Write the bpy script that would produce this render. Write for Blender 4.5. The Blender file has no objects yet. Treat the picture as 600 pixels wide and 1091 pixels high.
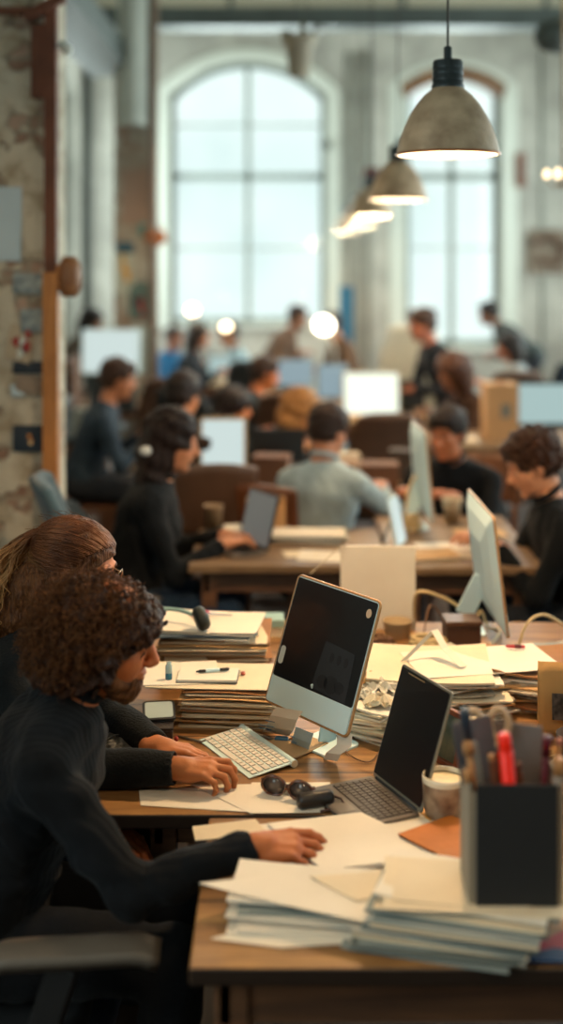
import bpy, bmesh, math, random
import numpy as np
from mathutils import Vector, Matrix, Euler, Quaternion, noise
try:
    import openvdb as vdb
except Exception:
    import pyopenvdb as vdb
random.seed(7)
np.random.seed(7)
SC = bpy.context.scene
COL = SC.collection
PI = math.pi
R = math.radians
# ---------------------------------------------------------------- camera numbers
FPX, CAMZ, YH = 1300.0, 1.95, 277.0


def at(px, py, Y):
    """point at depth Y that is seen at photo pixel px, py"""
    s = FPX / Y
    return Vector(((px - 300) / s, Y, CAMZ - (py - YH) / s))


def on(px, py, z=.74):
    """point on the horizontal plane z seen at photo pixel px, py"""
    s = (py - YH) / (CAMZ - z)
    return Vector(((px - 300) / s, FPX / s, z))


# ---------------------------------------------------------------- object helpers
def tag(o, label=None, cat=None, group=None, kind=None):
    if label: o['label'] = label
    if cat: o['category'] = cat
    if group: o['group'] = group
    if kind: o['kind'] = kind
    return o


def empty(name, loc=(0, 0, 0), rz=0.0, label=None, cat=None, group=None):
    o = bpy.data.objects.new(name, None)
    o.empty_display_size = .05
    o.location = loc
    o.rotation_euler = (0, 0, rz)
    COL.objects.link(o)
    return tag(o, label, cat, group)


def copy_tree(o, parent=None):
    c = o.copy()
    COL.objects.link(c)
    if parent is not None:
        c.parent = parent
    for ch in list(o.children):
        copy_tree(ch, c)
    return c


def link_mesh(name, me, mat, parent=None, smooth=True, loc=(0, 0, 0), rot=(0, 0, 0), bevel=0):
    o = bpy.data.objects.new(name, me)
    mats = mat if isinstance(mat, (list, tuple)) else [mat]
    for m in mats:
        me.materials.append(m)
    if smooth:
        me.shade_smooth()
    o.location = loc
    o.rotation_euler = rot
    if parent is not None:
        o.parent = parent
    COL.objects.link(o)
    if bevel:
        b = o.modifiers.new('bevel', 'BEVEL')
        b.width = bevel
        b.segments = 3
        b.limit_method = 'ANGLE'
        b.angle_limit = R(40)
        b.harden_normals = True
    return o


class MB:
    """collects shapes, links them as ONE mesh object"""

    def __init__(self):
        self.bm = bmesh.new()
        self.mi = 0

    def _mark(self, geom):
        if self.mi:
            for f in geom:
                f.material_index = self.mi
        return self

    def box(self, c, s, rot=None, taper=None):
        M = Matrix.Translation(c)
        if rot is not None:
            M = M @ (Euler(rot).to_matrix().to_4x4() if not isinstance(rot, Matrix) else rot.to_4x4())
        vs = []
        for z in (-.5, .5):
            t = 1 if (taper is None or z < 0) else taper
            for x, y in ((-.5, -.5), (.5, -.5), (.5, .5), (-.5, .5)):
                vs.append(self.bm.verts.new(M @ Vector((x * s[0] * t, y * s[1] * t, z * s[2]))))
        fs = [self.bm.faces.new([vs[i] for i in q]) for q in
              ((3, 2, 1, 0), (4, 5, 6, 7), (0, 1, 5, 4), (1, 2, 6, 5), (2, 3, 7, 6), (3, 0, 4, 7))]
        return self._mark(fs)

    def bar(self, a, b, w, d=None, up=(0, 0, 1)):
        a, b = Vector(a), Vector(b)
        d = w if d is None else d
        L = (b - a)
        z = L.normalized()
        u = Vector(up)
        if abs(z.dot(u)) > .98:
            u = Vector((0, 1, 0))
        x = u.cross(z).normalized()
        y = z.cross(x)
        M = Matrix((x, y, z)).transposed()
        return self.box((a + b) / 2, (w, d, L.length), M)

    def tube(self, pts, r, seg=8, cap=True, closed=False):
        pts = [Vector(p) for p in pts]
        n = len(pts)
        rs = r if isinstance(r, (list, tuple)) else [r] * n
        rings = []
        T0 = None
        N = None
        for i, p in enumerate(pts):
            if closed:
                t = (pts[(i + 1) % n] - pts[i - 1])
            else:
                t = pts[min(i + 1, n - 1)] - pts[max(i - 1, 0)]
            if t.length < 1e-9:
                t = T0 or Vector((0, 0, 1))
            t = t.normalized()
            if N is None:
                N = t.orthogonal().normalized()
            else:
                N = (N - t * N.dot(t))
                N = N.normalized() if N.length > 1e-6 else t.orthogonal().normalized()
            B = t.cross(N)
            T0 = t
            rings.append([self.bm.verts.new(p + (N * math.cos(a) + B * math.sin(a)) * rs[i]) for a in
                          [2 * PI * k / seg for k in range(seg)]])
        fs = []
        m = n if closed else n - 1
        for i in range(m):
            A, Bq = rings[i], rings[(i + 1) % n]
            for k in range(seg):
                fs.append(self.bm.faces.new((A[k], A[(k + 1) % seg], Bq[(k + 1) % seg], Bq[k])))
        if cap and not closed:
            fs.append(self.bm.faces.new(rings[0][::-1]))
            fs.append(self.bm.faces.new(rings[-1]))
        return self._mark(fs)

    def lathe(self, prof, c=(0, 0, 0), seg=32, M=None):
        """prof: (radius, z) list; closes on the axis where radius is 0"""
        c = Vector(c)
        M = M or Matrix.Identity(3)
        rings = []
        for r, z in prof:
            if r <= 1e-6:
                rings.append([self.bm.verts.new(c + M @ Vector((0, 0, z)))])
            else:
                rings.append([self.bm.verts.new(c + M @ Vector((r * math.cos(2 * PI * k / seg), r * math.sin(2 * PI * k / seg), z)))
                              for k in range(seg)])
        fs = []
        for A, B in zip(rings, rings[1:]):
            for k in range(seg):
                k2 = (k + 1) % seg
                if len(A) == 1 and len(B) == 1:
                    continue
                if len(A) == 1:
                    fs.append(self.bm.faces.new((A[0], B[k2], B[k])))
                elif len(B) == 1:
                    fs.append(self.bm.faces.new((A[k], A[k2], B[0])))
                else:
                    fs.append(self.bm.faces.new((A[k], A[k2], B[k2], B[k])))
        return self._mark(fs)

    def prism(self, poly, z0, z1, M=None, c=(0, 0, 0)):
        M = M or Matrix.Identity(3)
        c = Vector(c)
        a = [self.bm.verts.new(c + M @ Vector((x, y, z0))) for x, y in poly]
        b = [self.bm.verts.new(c + M @ Vector((x, y, z1))) for x, y in poly]
        n = len(poly)
        fs = [self.bm.faces.new(a[::-1]), self.bm.faces.new(b)]
        for i in range(n):
            fs.append(self.bm.faces.new((a[i], a[(i + 1) % n], b[(i + 1) % n], b[i])))
        return self._mark(fs)

    def surf(self, fn, nu, nv, thick=0.0):
        """grid surface fn(u,v)->Vector with thickness along its normal"""
        P = [[Vector(fn(i / nu, j / nv)) for j in range(nv + 1)] for i in range(nu + 1)]
        V = [[self.bm.verts.new(p) for p in row] for row in P]
        fs = []
        for i in range(nu):
            for j in range(nv):
                fs.append(self.bm.faces.new((V[i][j], V[i + 1][j], V[i + 1][j + 1], V[i][j + 1])))
        if thick:
            W = []
            for i in range(nu + 1):
                row = []
                for j in range(nv + 1):
                    du = P[min(i + 1, nu)][j] - P[max(i - 1, 0)][j]
                    dv = P[i][min(j + 1, nv)] - P[i][max(j - 1, 0)]
                    nn = du.cross(dv)
                    nn = nn.normalized() if nn.length > 1e-12 else Vector((0, 0, 1))
                    row.append(self.bm.verts.new(P[i][j] - nn * thick))
                W.append(row)
            for i in range(nu):
                for j in range(nv):
                    fs.append(self.bm.faces.new((W[i][j + 1], W[i + 1][j + 1], W[i + 1][j], W[i][j])))
            for i in range(nu):
                fs.append(self.bm.faces.new((V[i][0], W[i][0], W[i + 1][0], V[i + 1][0])))
                fs.append(self.bm.faces.new((V[i + 1][nv], W[i + 1][nv], W[i][nv], V[i][nv])))
            for j in range(nv):
                fs.append(self.bm.faces.new((V[0][j + 1], W[0][j + 1], W[0][j], V[0][j])))
                fs.append(self.bm.faces.new((V[nu][j], W[nu][j], W[nu][j + 1], V[nu][j + 1])))
        return self._mark(fs)

    def build(self, name, mat, parent=None, smooth=False, bevel=0, loc=(0, 0, 0), rot=(0, 0, 0), fix=True):
        if fix:
            bmesh.ops.recalc_face_normals(self.bm, faces=self.bm.faces)
        me = bpy.data.meshes.new(name)
        self.bm.to_mesh(me)
        self.bm.free()
        return link_mesh(name, me, mat, parent, smooth, loc, rot, bevel)


# ---------------------------------------------------------------- materials
def srgb(h):
    h = h.lstrip('#')
    c = [int(h[i:i + 2], 16) / 255 for i in (0, 2, 4)]
    return tuple(x / 12.92 if x <= .04045 else ((x + .055) / 1.055) ** 2.4 for x in c) + (1,)


MATS = {}


def mat(name, col, rough=.6, metal=0.0, var=0.0, vscale=8.0, bump=0.0, bscale=40.0, col2=None, stretch=None,
        spec=.5, emit=None, estr=0.0, sheen=0.0, trans=0.0, sss=0.0, coat=0.0, detail=4):
    if name in MATS:
        return MATS[name]
    m = bpy.data.materials.new(name)
    m.use_nodes = True
    nt = m.node_tree
    b = nt.nodes['Principled BSDF']
    c = srgb(col) if isinstance(col, str) else tuple(col)
    b.inputs['Base Color'].default_value = c
    b.inputs['Roughness'].default_value = rough
    b.inputs['Metallic'].default_value = metal
    b.inputs['Specular IOR Level'].default_value = spec
    b.inputs['Sheen Weight'].default_value = sheen
    b.inputs['Transmission Weight'].default_value = trans
    b.inputs['Coat Weight'].default_value = coat
    if sss:
        b.inputs['Subsurface Weight'].default_value = sss
        b.inputs['Subsurface Radius'].default_value = (.8, .3, .15)
        b.inputs['Subsurface Scale'].default_value = .01
    if emit is not None:
        b.inputs['Emission Color'].default_value = srgb(emit) if isinstance(emit, str) else emit
        b.inputs['Emission Strength'].default_value = estr
    if var or bump or col2:
        tc = nt.nodes.new('ShaderNodeTexCoord')
        mp = nt.nodes.new('ShaderNodeMapping')
        nt.links.new(tc.outputs['Object'], mp.inputs['Vector'])
        if stretch:
            mp.inputs['Scale'].default_value = stretch
        if var or col2:
            n = nt.nodes.new('ShaderNodeTexNoise')
            n.inputs['Scale'].default_value = vscale
            n.inputs['Detail'].default_value = detail
            nt.links.new(mp.outputs[0], n.inputs['Vector'])
            rp = nt.nodes.new('ShaderNodeValToRGB')
            rp.color_ramp.elements[0].position = .32
            rp.color_ramp.elements[1].position = .68
            c2 = srgb(col2) if col2 else tuple(min(1, x * (1 + var)) for x in c[:3]) + (1,)
            c1 = c if col2 else tuple(x * (1 - var) for x in c[:3]) + (1,)
            rp.color_ramp.elements[0].color = c1
            rp.color_ramp.elements[1].color = c2
            nt.links.new(n.outputs['Fac'], rp.inputs[0])
            nt.links.new(rp.outputs[0], b.inputs['Base Color'])
        if bump:
            n2 = nt.nodes.new('ShaderNodeTexNoise')
            n2.inputs['Scale'].default_value = bscale
            n2.inputs['Detail'].default_value = 5
            nt.links.new(mp.outputs[0], n2.inputs['Vector'])
            bp = nt.nodes.new('ShaderNodeBump')
            bp.inputs['Strength'].default_value = bump
            bp.inputs['Distance'].default_value = .01
            nt.links.new(n2.outputs['Fac'], bp.inputs['Height'])
            nt.links.new(bp.outputs[0], b.inputs['Normal'])
    MATS[name] = m
    return m


def wood(name, c1, c2, c3=None, rough=.5, axis='X', scale=1.0, planks=0.0):
    """worn plank wood: grain along axis, dark scratches, plank seams"""
    m = bpy.data.materials.new(name)
    m.use_nodes = True
    nt = m.node_tree
    b = nt.nodes['Principled BSDF']
    tc = nt.nodes.new('ShaderNodeTexCoord')
    mp = nt.nodes.new('ShaderNodeMapping')
    st = {'X': (1.2, 14, 14), 'Y': (14, 1.2, 14), 'Z': (14, 14, 1.2)}[axis]
    mp.inputs['Scale'].default_value = tuple(s * scale for s in st)
    nt.links.new(tc.outputs['Object'], mp.inputs['Vector'])
    n = nt.nodes.new('ShaderNodeTexNoise')
    n.inputs['Scale'].default_value = 2.2
    n.inputs['Detail'].default_value = 8
    n.inputs['Roughness'].default_value = .62
    n.inputs['Distortion'].default_value = .6
    nt.links.new(mp.outputs[0], n.inputs['Vector'])
    rp = nt.nodes.new('ShaderNodeValToRGB')
    rp.color_ramp.elements[0].position = .3
    rp.color_ramp.elements[1].position = .7
    rp.color_ramp.elements[0].color = srgb(c1)
    rp.color_ramp.elements[1].color = srgb(c2)
    if c3:
        e = rp.color_ramp.elements.new(.5)
        e.color = srgb(c3)
    nt.links.new(n.outputs['Fac'], rp.inputs[0])
    # blotchy wear
    n2 = nt.nodes.new('ShaderNodeTexNoise')
    n2.inputs['Scale'].default_value = 5
    n2.inputs['Detail'].default_value = 6
    nt.links.new(tc.outputs['Object'], n2.inputs['Vector'])
    r2 = nt.nodes.new('ShaderNodeValToRGB')
    r2.color_ramp.elements[0].position = .35
    r2.color_ramp.elements[0].color = (.62, .58, .55, 1)
    r2.color_ramp.elements[1].position = .6
    r2.color_ramp.elements[1].color = (1, 1, 1, 1)
    nt.links.new(n2.outputs['Fac'], r2.inputs[0])
    mx = nt.nodes.new('ShaderNodeMix')
    mx.data_type = 'RGBA'
    mx.blend_type = 'MULTIPLY'
    mx.inputs['Factor'].default_value = .7
    nt.links.new(rp.outputs[0], mx.inputs['A'])
    nt.links.new(r2.outputs[0], mx.inputs['B'])
    out = mx.outputs['Result']
    if planks:
        sep = nt.nodes.new('ShaderNodeSeparateXYZ')
        nt.links.new(tc.outputs['Object'], sep.inputs[0])
        md = nt.nodes.new('ShaderNodeMath')
        md.operation = 'PINGPONG'
        md.inputs[1].default_value = planks
        nt.links.new(sep.outputs['Y' if axis == 'X' else 'X'], md.inputs[0])
        gt = nt.nodes.new('ShaderNodeMath')
        gt.operation = 'GREATER_THAN'
        gt.inputs[1].default_value = .0025
        nt.links.new(md.outputs[0], gt.inputs[0])
        m2 = nt.nodes.new('ShaderNodeMix')
        m2.data_type = 'RGBA'
        m2.inputs['A'].default_value = (.02, .012, .008, 1)
        nt.links.new(gt.outputs[0], m2.inputs['Factor'])
        nt.links.new(out, m2.inputs['B'])
        out = m2.outputs['Result']
    nt.links.new(out, b.inputs['Base Color'])
    b.inputs['Roughness'].default_value = rough
    bp = nt.nodes.new('ShaderNodeBump')
    bp.inputs['Strength'].default_value = .25
    bp.inputs['Distance'].default_value = .004
    nt.links.new(n.outputs['Fac'], bp.inputs['Height'])
    nt.links.new(bp.outputs[0], b.inputs['Normal'])
    MATS[name] = m
    return m


def screen_mat(name, col, strength, col2=None):
    """a lit display: soft page layout glowing"""
    return mat(name, '#101214', .25, emit=col, estr=strength)
# ================================================================= room
BACK, LX, RX, CEIL = 15.5, -2.52, 4.4, 5.25


def plaster(name, base, stain, brick=None, scale=1.0, amt=.5):
    m = bpy.data.materials.new(name)
    m.use_nodes = True
    nt = m.node_tree
    b = nt.nodes['Principled BSDF']
    b.inputs['Roughness'].default_value = .9
    tc = nt.nodes.new('ShaderNodeTexCoord')
    n = nt.nodes.new('ShaderNodeTexNoise')
    n.inputs['Scale'].default_value = 2.2 * scale
    n.inputs['Detail'].default_value = 9
    n.inputs['Roughness'].default_value = .65
    nt.links.new(tc.outputs['Object'], n.inputs['Vector'])
    rp = nt.nodes.new('ShaderNodeValToRGB')
    rp.color_ramp.elements[0].position = .38
    rp.color_ramp.elements[0].color = srgb(stain)
    rp.color_ramp.elements[1].position = .38 + .35 * (1 - amt)
    rp.color_ramp.elements[1].color = srgb(base)
    nt.links.new(n.outputs['Fac'], rp.inputs[0])
    out = rp.outputs[0]
    hgt = n.outputs['Fac']
    if brick:
        bk = nt.nodes.new('ShaderNodeTexBrick')
        bk.inputs['Scale'].default_value = 1
        bk.inputs['Brick Width'].default_value = .23
        bk.inputs['Row Height'].default_value = .075
        bk.inputs['Mortar Size'].default_value = .008
        bk.inputs['Color1'].default_value = srgb(brick)
        bk.inputs['Color2'].default_value = srgb('#8d6f5e')
        bk.inputs['Mortar'].default_value = srgb('#9a9180')
        mp = nt.nodes.new('ShaderNodeMapping')
        mp.inputs['Rotation'].default_value = (R(90), 0, 0)
        nt.links.new(tc.outputs['Object'], mp.inputs['Vector'])
        nt.links.new(mp.outputs[0], bk.inputs['Vector'])
        n3 = nt.nodes.new('ShaderNodeTexNoise')
        n3.inputs['Scale'].default_value = 2.6 * scale
        n3.inputs['Detail'].default_value = 6
        mp3 = nt.nodes.new('ShaderNodeMapping')
        mp3.inputs['Location'].default_value = (3.1, 0, 1.7)
        nt.links.new(tc.outputs['Object'], mp3.inputs['Vector'])
        nt.links.new(mp3.outputs[0], n3.inputs['Vector'])
        r3 = nt.nodes.new('ShaderNodeValToRGB')
        r3.color_ramp.elements[0].position = .56
        r3.color_ramp.elements[1].position = .6
        nt.links.new(n3.outputs['Fac'], r3.inputs[0])
        mx = nt.nodes.new('ShaderNodeMix')
        mx.data_type = 'RGBA'
        nt.links.new(r3.outputs[0], mx.inputs['Factor'])
        nt.links.new(out, mx.inputs['A'])
        nt.links.new(bk.outputs[0], mx.inputs['B'])
        out = mx.outputs['Result']
        sub = nt.nodes.new('ShaderNodeMath')
        sub.operation = 'SUBTRACT'
        nt.links.new(n.outputs['Fac'], sub.inputs[0])
        nt.links.new(r3.outputs[0], sub.inputs[1])
        hgt = sub.outputs[0]
    nt.links.new(out, b.inputs['Base Color'])
    bp = nt.nodes.new('ShaderNodeBump')
    bp.inputs['Strength'].default_value = .8
    bp.inputs['Distance'].default_value = .02
    nt.links.new(hgt, bp.inputs['Height'])
    nt.links.new(bp.outputs[0], b.inputs['Normal'])
    MATS[name] = m
    return m


M_wall = plaster('pale_plaster', '#bcbab0', '#94928a', scale=.5, amt=.3)
M_pier = plaster('worn_plaster', '#c9c1ae', '#a1937c', brick='#b59a88', scale=3.2, amt=.55)
M_floor = wood('floor_boards', '#2a1c14', '#4a3426', rough=.55, axis='Y', scale=.6, planks=.07)
M_ceil = plaster('ceiling_paint', '#a9a391', '#8d8878', scale=.4)
M_steel = mat('grey_painted_steel', '#4c5553', .5, .2, var=.15, vscale=3, bump=.1)
M_white_paint = mat('white_paint', '#cfd3cb', .6, var=.06, vscale=3)
M_frame = mat('window_frame_paint', '#8f9a93', .6)
M_glass = None


def st(o):
    o['kind'] = 'structure'
    return o


def arch_pts(x0, x1, zs, rise, n=20):
    """points along a segmental arch from (x1,zs) to (x0,zs)"""
    w = (x1 - x0) / 2
    rad = (w * w + rise * rise) / (2 * rise)
    cx, cz = (x0 + x1) / 2, zs + rise - rad
    a0 = math.asin(w / rad)
    return [(cx + rad * math.sin(a0 - 2 * a0 * k / n), cz + rad * math.cos(a0 - 2 * a0 * k / n)) for k in range(n + 1)]


# back wall with two arched openings, drawn as a polygon with holes
W1 = dict(x0=-1.43, x1=.57, z0=1.14, zs=4.05, rise=.43)
W2 = dict(x0=1.57, x1=2.80, z0=.85, zs=4.12, rise=.22)


def wall_with_openings(name, a, b, z0, z1, holes, thick, mat_, to3d):
    """a..b along the wall, holes = list of outlines [(u,v)...]; to3d(u,v,d) maps, d = depth into the wall"""
    bm = bmesh.new()
    edges = []

    def loop(pts):
        vs = [bm.verts.new((u, v, 0)) for u, v in pts]
        for i in range(len(vs)):
            edges.append(bm.edges.new((vs[i], vs[(i + 1) % len(vs)])))

    loop([(a, z0), (b, z0), (b, z1), (a, z1)])
    for h in holes:
        loop(h)
    bmesh.ops.triangle_fill(bm, use_beauty=True, use_dissolve=False, edges=edges)
    ret = bmesh.ops.extrude_face_region(bm, geom=list(bm.faces))
    for v in ret['geom']:
        if isinstance(v, bmesh.types.BMVert):
            v.co.z = thick
    for v in bm.verts:
        v.co = to3d(v.co.x, v.co.y, v.co.z)
    bmesh.ops.recalc_face_normals(bm, faces=bm.faces)
    me = bpy.data.meshes.new(name)
    bm.to_mesh(me)
    bm.free()
    return st(link_mesh(name, me, mat_, smooth=False))


def hole_of(w):
    return [(w['x0'], w['z0']), (w['x1'], w['z0'])] + arch_pts(w['x0'], w['x1'], w['zs'], w['rise'])


wall_back = wall_with_openings('wall_back', LX, RX, 0, CEIL, [hole_of(W1), hole_of(W2)], .45, M_wall,
                               lambda u, v, d: Vector((u, BACK + d, v)))
# side walls: left has one tall window near the far corner, right has unseen tall windows added for more light
lw = [(13.3, .9), (14.95, .9)] + [(y, z) for y, z in arch_pts(13.3, 14.95, 3.95, .3)]
lw2 = [(-.7, .9), (1.3, .9)] + arch_pts(-.7, 1.3, 3.95, .3)  # unseen opening, added to let fill in from the near left
wall_left = wall_with_openings('wall_left', -2.6, BACK, 0, CEIL, [lw, lw2], .4, M_wall, lambda u, v, d: Vector((LX - d, u, v)))
rw = []
for y0 in (.3, 4.2, 8.2, 12.0):
    rw.append([(y0, .9), (y0 + 1.9, .9)] + arch_pts(y0, y0 + 1.9, 3.95, .35))
wall_right = wall_with_openings('wall_right', -2.6, BACK, 0, CEIL, rw, .4, M_wall, lambda u, v, d: Vector((RX + d, u, v)))
st(MB().box(((LX + RX) / 2, -2.7, CEIL / 2), (RX - LX, .2, CEIL)).build('wall_front', M_wall))
st(MB().box(((LX + RX) / 2, (BACK - 2.6) / 2, -.05), (RX - LX + .8, BACK + 3.4, .1)).build('floor', M_floor))
st(MB().box(((LX + RX) / 2, (BACK - 2.6) / 2, CEIL + .05), (RX - LX + .8, BACK + 3.4, .1)).build('ceiling', M_ceil))
st(MB().box(((LX + RX) / 2, BACK - .015, .12), (RX - LX, .03, .24)).build('baseboard_back', M_white_paint))

# glass: clear panes that let the daylight through
g = bpy.data.materials.new('window_glass')
g.use_nodes = True
nt = g.node_tree
nt.nodes.clear()
o_ = nt.nodes.new('ShaderNodeOutputMaterial')
t_ = nt.nodes.new('ShaderNodeBsdfTransparent')
t_.inputs[0].default_value = (.93, .97, .96, 1)
g_ = nt.nodes.new('ShaderNodeBsdfGlossy')
g_.inputs['Roughness'].default_value = .05
mx = nt.nodes.new('ShaderNodeMixShader')
mx.inputs[0].default_value = .02
nt.links.new(t_.outputs[0], mx.inputs[1])
nt.links.new(g_.outputs[0], mx.inputs[2])
nt.links.new(mx.outputs[0], o_.inputs[0])
M_glass = g
M_oak = wood('oak_frame', '#5a3d28', '#8a6544', rough=.6, axis='Z', scale=1)


def window(name, w, to3d, mull, trans, mframe, fw=.07, bars=()):
    """window frame + glass set in the reveal. to3d(u,v,d)"""
    root = empty(name)
    st(root)
    def bar(mb, u0, v0, u1, v1, wd, dp=.07, d=.2):
        a, b = to3d(u0, v0, d), to3d(u1, v1, d)
        nrm = (to3d(u0, v0, d + 1) - a).normalized()
        t = (b - a).normalized()
        x = nrm.cross(t).normalized()
        mb.box((a + b) / 2, (wd, dp, (b - a).length), Matrix((x, nrm, t)).transposed())
    f = MB()
    arch = arch_pts(w[0], w[1], w[3], w[4], 16)
    bar(f, w[0] + fw / 2, w[2], w[0] + fw / 2, w[3], fw)
    bar(f, w[1] - fw / 2, w[2], w[1] - fw / 2, w[3], fw)
    bar(f, w[0], w[2] + fw / 2, w[1], w[2] + fw / 2, fw)
    ins = [(u + (((w[0] + w[1]) / 2) - u) * fw / (w[1] - w[0]) * .9, v - fw / 2) for u, v in arch]
    for p, q in zip(ins, ins[1:]):
        bar(f, p[0] + (p[0] - q[0]) * .2, p[1] + (p[1] - q[1]) * .2, q[0], q[1], fw)
    f.build('window_frame', mframe, root)
    mm = MB()
    for u, wd in mull:
        bar(mm, u, w[2], u, w[3] + w[4] * .93, wd)
    for v, wd in trans:
        bar(mm, w[0], v, w[1], v, wd)
    for v, wd in bars:
        bar(mm, w[0], v, w[1], v, wd, .03)
    mm.build('window_bars', M_frame, root)
    gl = MB()
    gl.prism([(w[0], w[2]), (w[1], w[2])] + arch, .198, .202)
    for v in gl.bm.verts:
        v.co = to3d(v.co.x, v.co.y, v.co.z)
    gl.build('window_glass', M_glass, root)
    sl = MB()
    a, b = to3d(w[0] - .06, w[2] - .03, .08), to3d(w[1] + .06, w[2] - .03, .08)
    nrm = (to3d(w[0], w[2], 1) - to3d(w[0], w[2], 0)).normalized()
    t = (b - a).normalized()
    sl.box((a + b) / 2, (.05, .3, (b - a).length), Matrix((nrm.cross(t).normalized(), nrm, t)).transposed())
    sl.build('window_sill', M_white_paint, root)
    return root


tb = lambda u, v, d: Vector((u, BACK + d, v))
window('window_1', (W1['x0'], W1['x1'], W1['z0'], W1['zs'], W1['rise']), tb, [(-.43, .07)],
       [(3.02, .085)], M_frame, bars=[(3.68, .025), (2.1, .025)])
window('window_2', (W2['x0'], W2['x1'], W2['z0'], W2['zs'], W2['rise']), tb, [(2.185, .075)],
       [(3.02, .1)], M_frame, fw=.08, bars=[(3.68, .02), (2.1, .02)])
window('window_3', (13.3, 14.95, .9, 3.95, .3), lambda u, v, d: Vector((LX - d, u, v)), [(14.12, .07)], [(3.0, .08)], M_frame)
window('window_8', (-.7, 1.3, .9, 3.95, .3), lambda u, v, d: Vector((LX - d, u, v)), [(.3, .07)], [(3.0, .08)], M_frame)  # unseen window added for cool light on the foreground
for i, y0 in enumerate((.3, 4.2, 8.2, 12.0)):  # unseen windows, put in to bring more light into the room
    window('window_%d' % (i + 4), (y0, y0 + 1.9, .9, 3.95, .35), lambda u, v, d: Vector((RX + d, u, v)),
           [(y0 + .95, .07)], [(3.0, .08)], M_frame)
# wooden arch trim and plaster surround round the openings of the back wall
t = MB()
pts = arch_pts(W2['x0'] - .06, W2['x1'] + .06, W2['zs'] + .04, W2['rise'] + .03, 18)
ring = [(u, v) for u, v in pts] + [(u, v - .15) for u, v in arch_pts(W2['x0'], W2['x1'], W2['zs'] + .02, W2['rise'] + .03, 18)[::-1]]
t.prism(ring, -.05, .1)
for v in t.bm.verts:
    v.co = tb(v.co.x, v.co.y, v.co.z)
st(t.build('trim_1', M_oak))


def surround(name, w, wd, out=.05):
    m = MB()
    a = arch_pts(w['x0'] - wd, w['x1'] + wd, w['zs'] + .05, w['rise'] + .1, 18)
    b = arch_pts(w['x0'], w['x1'], w['zs'], w['rise'], 18)
    m.prism(a + b[::-1], -out, .0)
    m.prism([(w['x0'] - wd, w['z0'] - .05), (w['x0'], w['z0'] - .05), (w['x0'], w['zs']), (w['x0'] - wd, w['zs'] + .05)], -out, 0)
    m.prism([(w['x1'], w['z0'] - .05), (w['x1'] + wd, w['z0'] - .05), (w['x1'] + wd, w['zs'] + .05), (w['x1'], w['zs'])], -out, 0)
    for v in m.bm.verts:
        v.co = tb(v.co.x, v.co.y, v.co.z)
    st(m.build(name, mat('surround_paint', '#c6cac0', .7)))


surround('trim_2', W1, .17)
surround('trim_3', W2, .2, .03)
# dark upright tube drawn for the dark line of the far corner
st(MB().tube([(LX + .06, BACK - .06, 0), (LX + .06, BACK - .06, CEIL)], .045, 10).build('corner_tube', M_steel, smooth=True))

# ---- near pier on the left with its timber post
pier = st(MB().box(((LX - .975) / 2, 5.25, CEIL / 2), (-.975 - LX, .5, CEIL)).build('wall_left_pier', M_pier))
M_post = wood('post_timber', '#a5672f', '#d59452', '#bd7c3e', rough=.6, axis='Z', scale=1)
M_rust = mat('rust_brown_paint', '#6b3f2b', .75, var=.25, vscale=9, bump=.3)
post = empty('timber_post', (-.94, 4.98, 0))
tag(post, 'tall orange brown timber post standing at the edge of the worn plaster pier', 'post')
MB().box((0, 0, .95), (.062, .06, 1.9)).build('lower_post', M_post, post, bevel=.004)
MB().box((0, 0, 2.45), (.05, .06, 1.1)).build('upper_post', M_rust, post, bevel=.004)
cap = MB().lathe([(0, 0), (.03, .0), (.045, .03), (.05, .08), (.045, .13), (.025, .165), (0, .165)], seg=20)
cap.build('wooden_bracket', wood('dark_bracket', '#7a4f30', '#a8744a', axis='Z'), post, smooth=True, loc=(.075, 0, 1.80))
MB().box((.03, 0, 1.88), (.07, .05, .1)).build('bracket_arm', M_post, post, bevel=.01)
rb = MB().bar((-.55, -.03, 2.96), (.0, -.03, 2.96), .035, .03).bar((-.1, -.03, 2.93), (.06, -.03, 3.02), .06, .04)
rb.box((-.035, 0, 2.76), (.09, .05, .3)).build('rusty_bracket', M_rust, post, bevel=.006)
MB().lathe([(0, 0), (.018, 0), (.022, .05), (.012, .06), (0, .06)], seg=14, M=Euler((0, R(130), 0)).to_matrix()).build(
    'white_socket', M_white_paint, post, smooth=True, loc=(.04, -.03, 2.83))

# papers and pictures pinned to the pier
py_ = 4.995


def pinned(name, x0, y0, x1, y1, m, label, cat='picture', tilt=0, extra=None, group=None):
    a, b = at(x0, y0, py_), at(x1, y1, py_)
    w, h = b.x - a.x, a.z - b.z
    o = empty(name, ((a.x + b.x) / 2, py_, (a.z + b.z) / 2), 0, label, cat, group)
    o.rotation_euler = (0, tilt, 0)
    s = MB().surf(lambda u, v: (-w / 2 + w * u, -.004 - .006 * math.sin(v * 3 + u * 2), -h / 2 + h * v), 6, 6, .001)
    s.build('sheet', m, o)
    if extra:
        extra(o, w, h)
    return o


def strokes(o, w, h, colr, n, seed, zf=-.014):
    rr = random.Random(seed)
    for k in range(n):
        x, z = rr.uniform(-.3, .3) * w, rr.uniform(-.32, .32) * h
        q = MB()
        c = [(x + math.cos(a) * w * rr.uniform(.07, .17), z + math.sin(a) * h * rr.uniform(.07, .2)) for a in
             [2 * PI * i / 9 for i in range(9)]]
        q.prism(c, 0, .0015, Matrix(((1, 0, 0), (0, 0, -1), (0, 1, 0))), (0, zf + .001 * k * .2, 0))
        q.build('printed_patch', colr[k % len(colr)], o)


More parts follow.
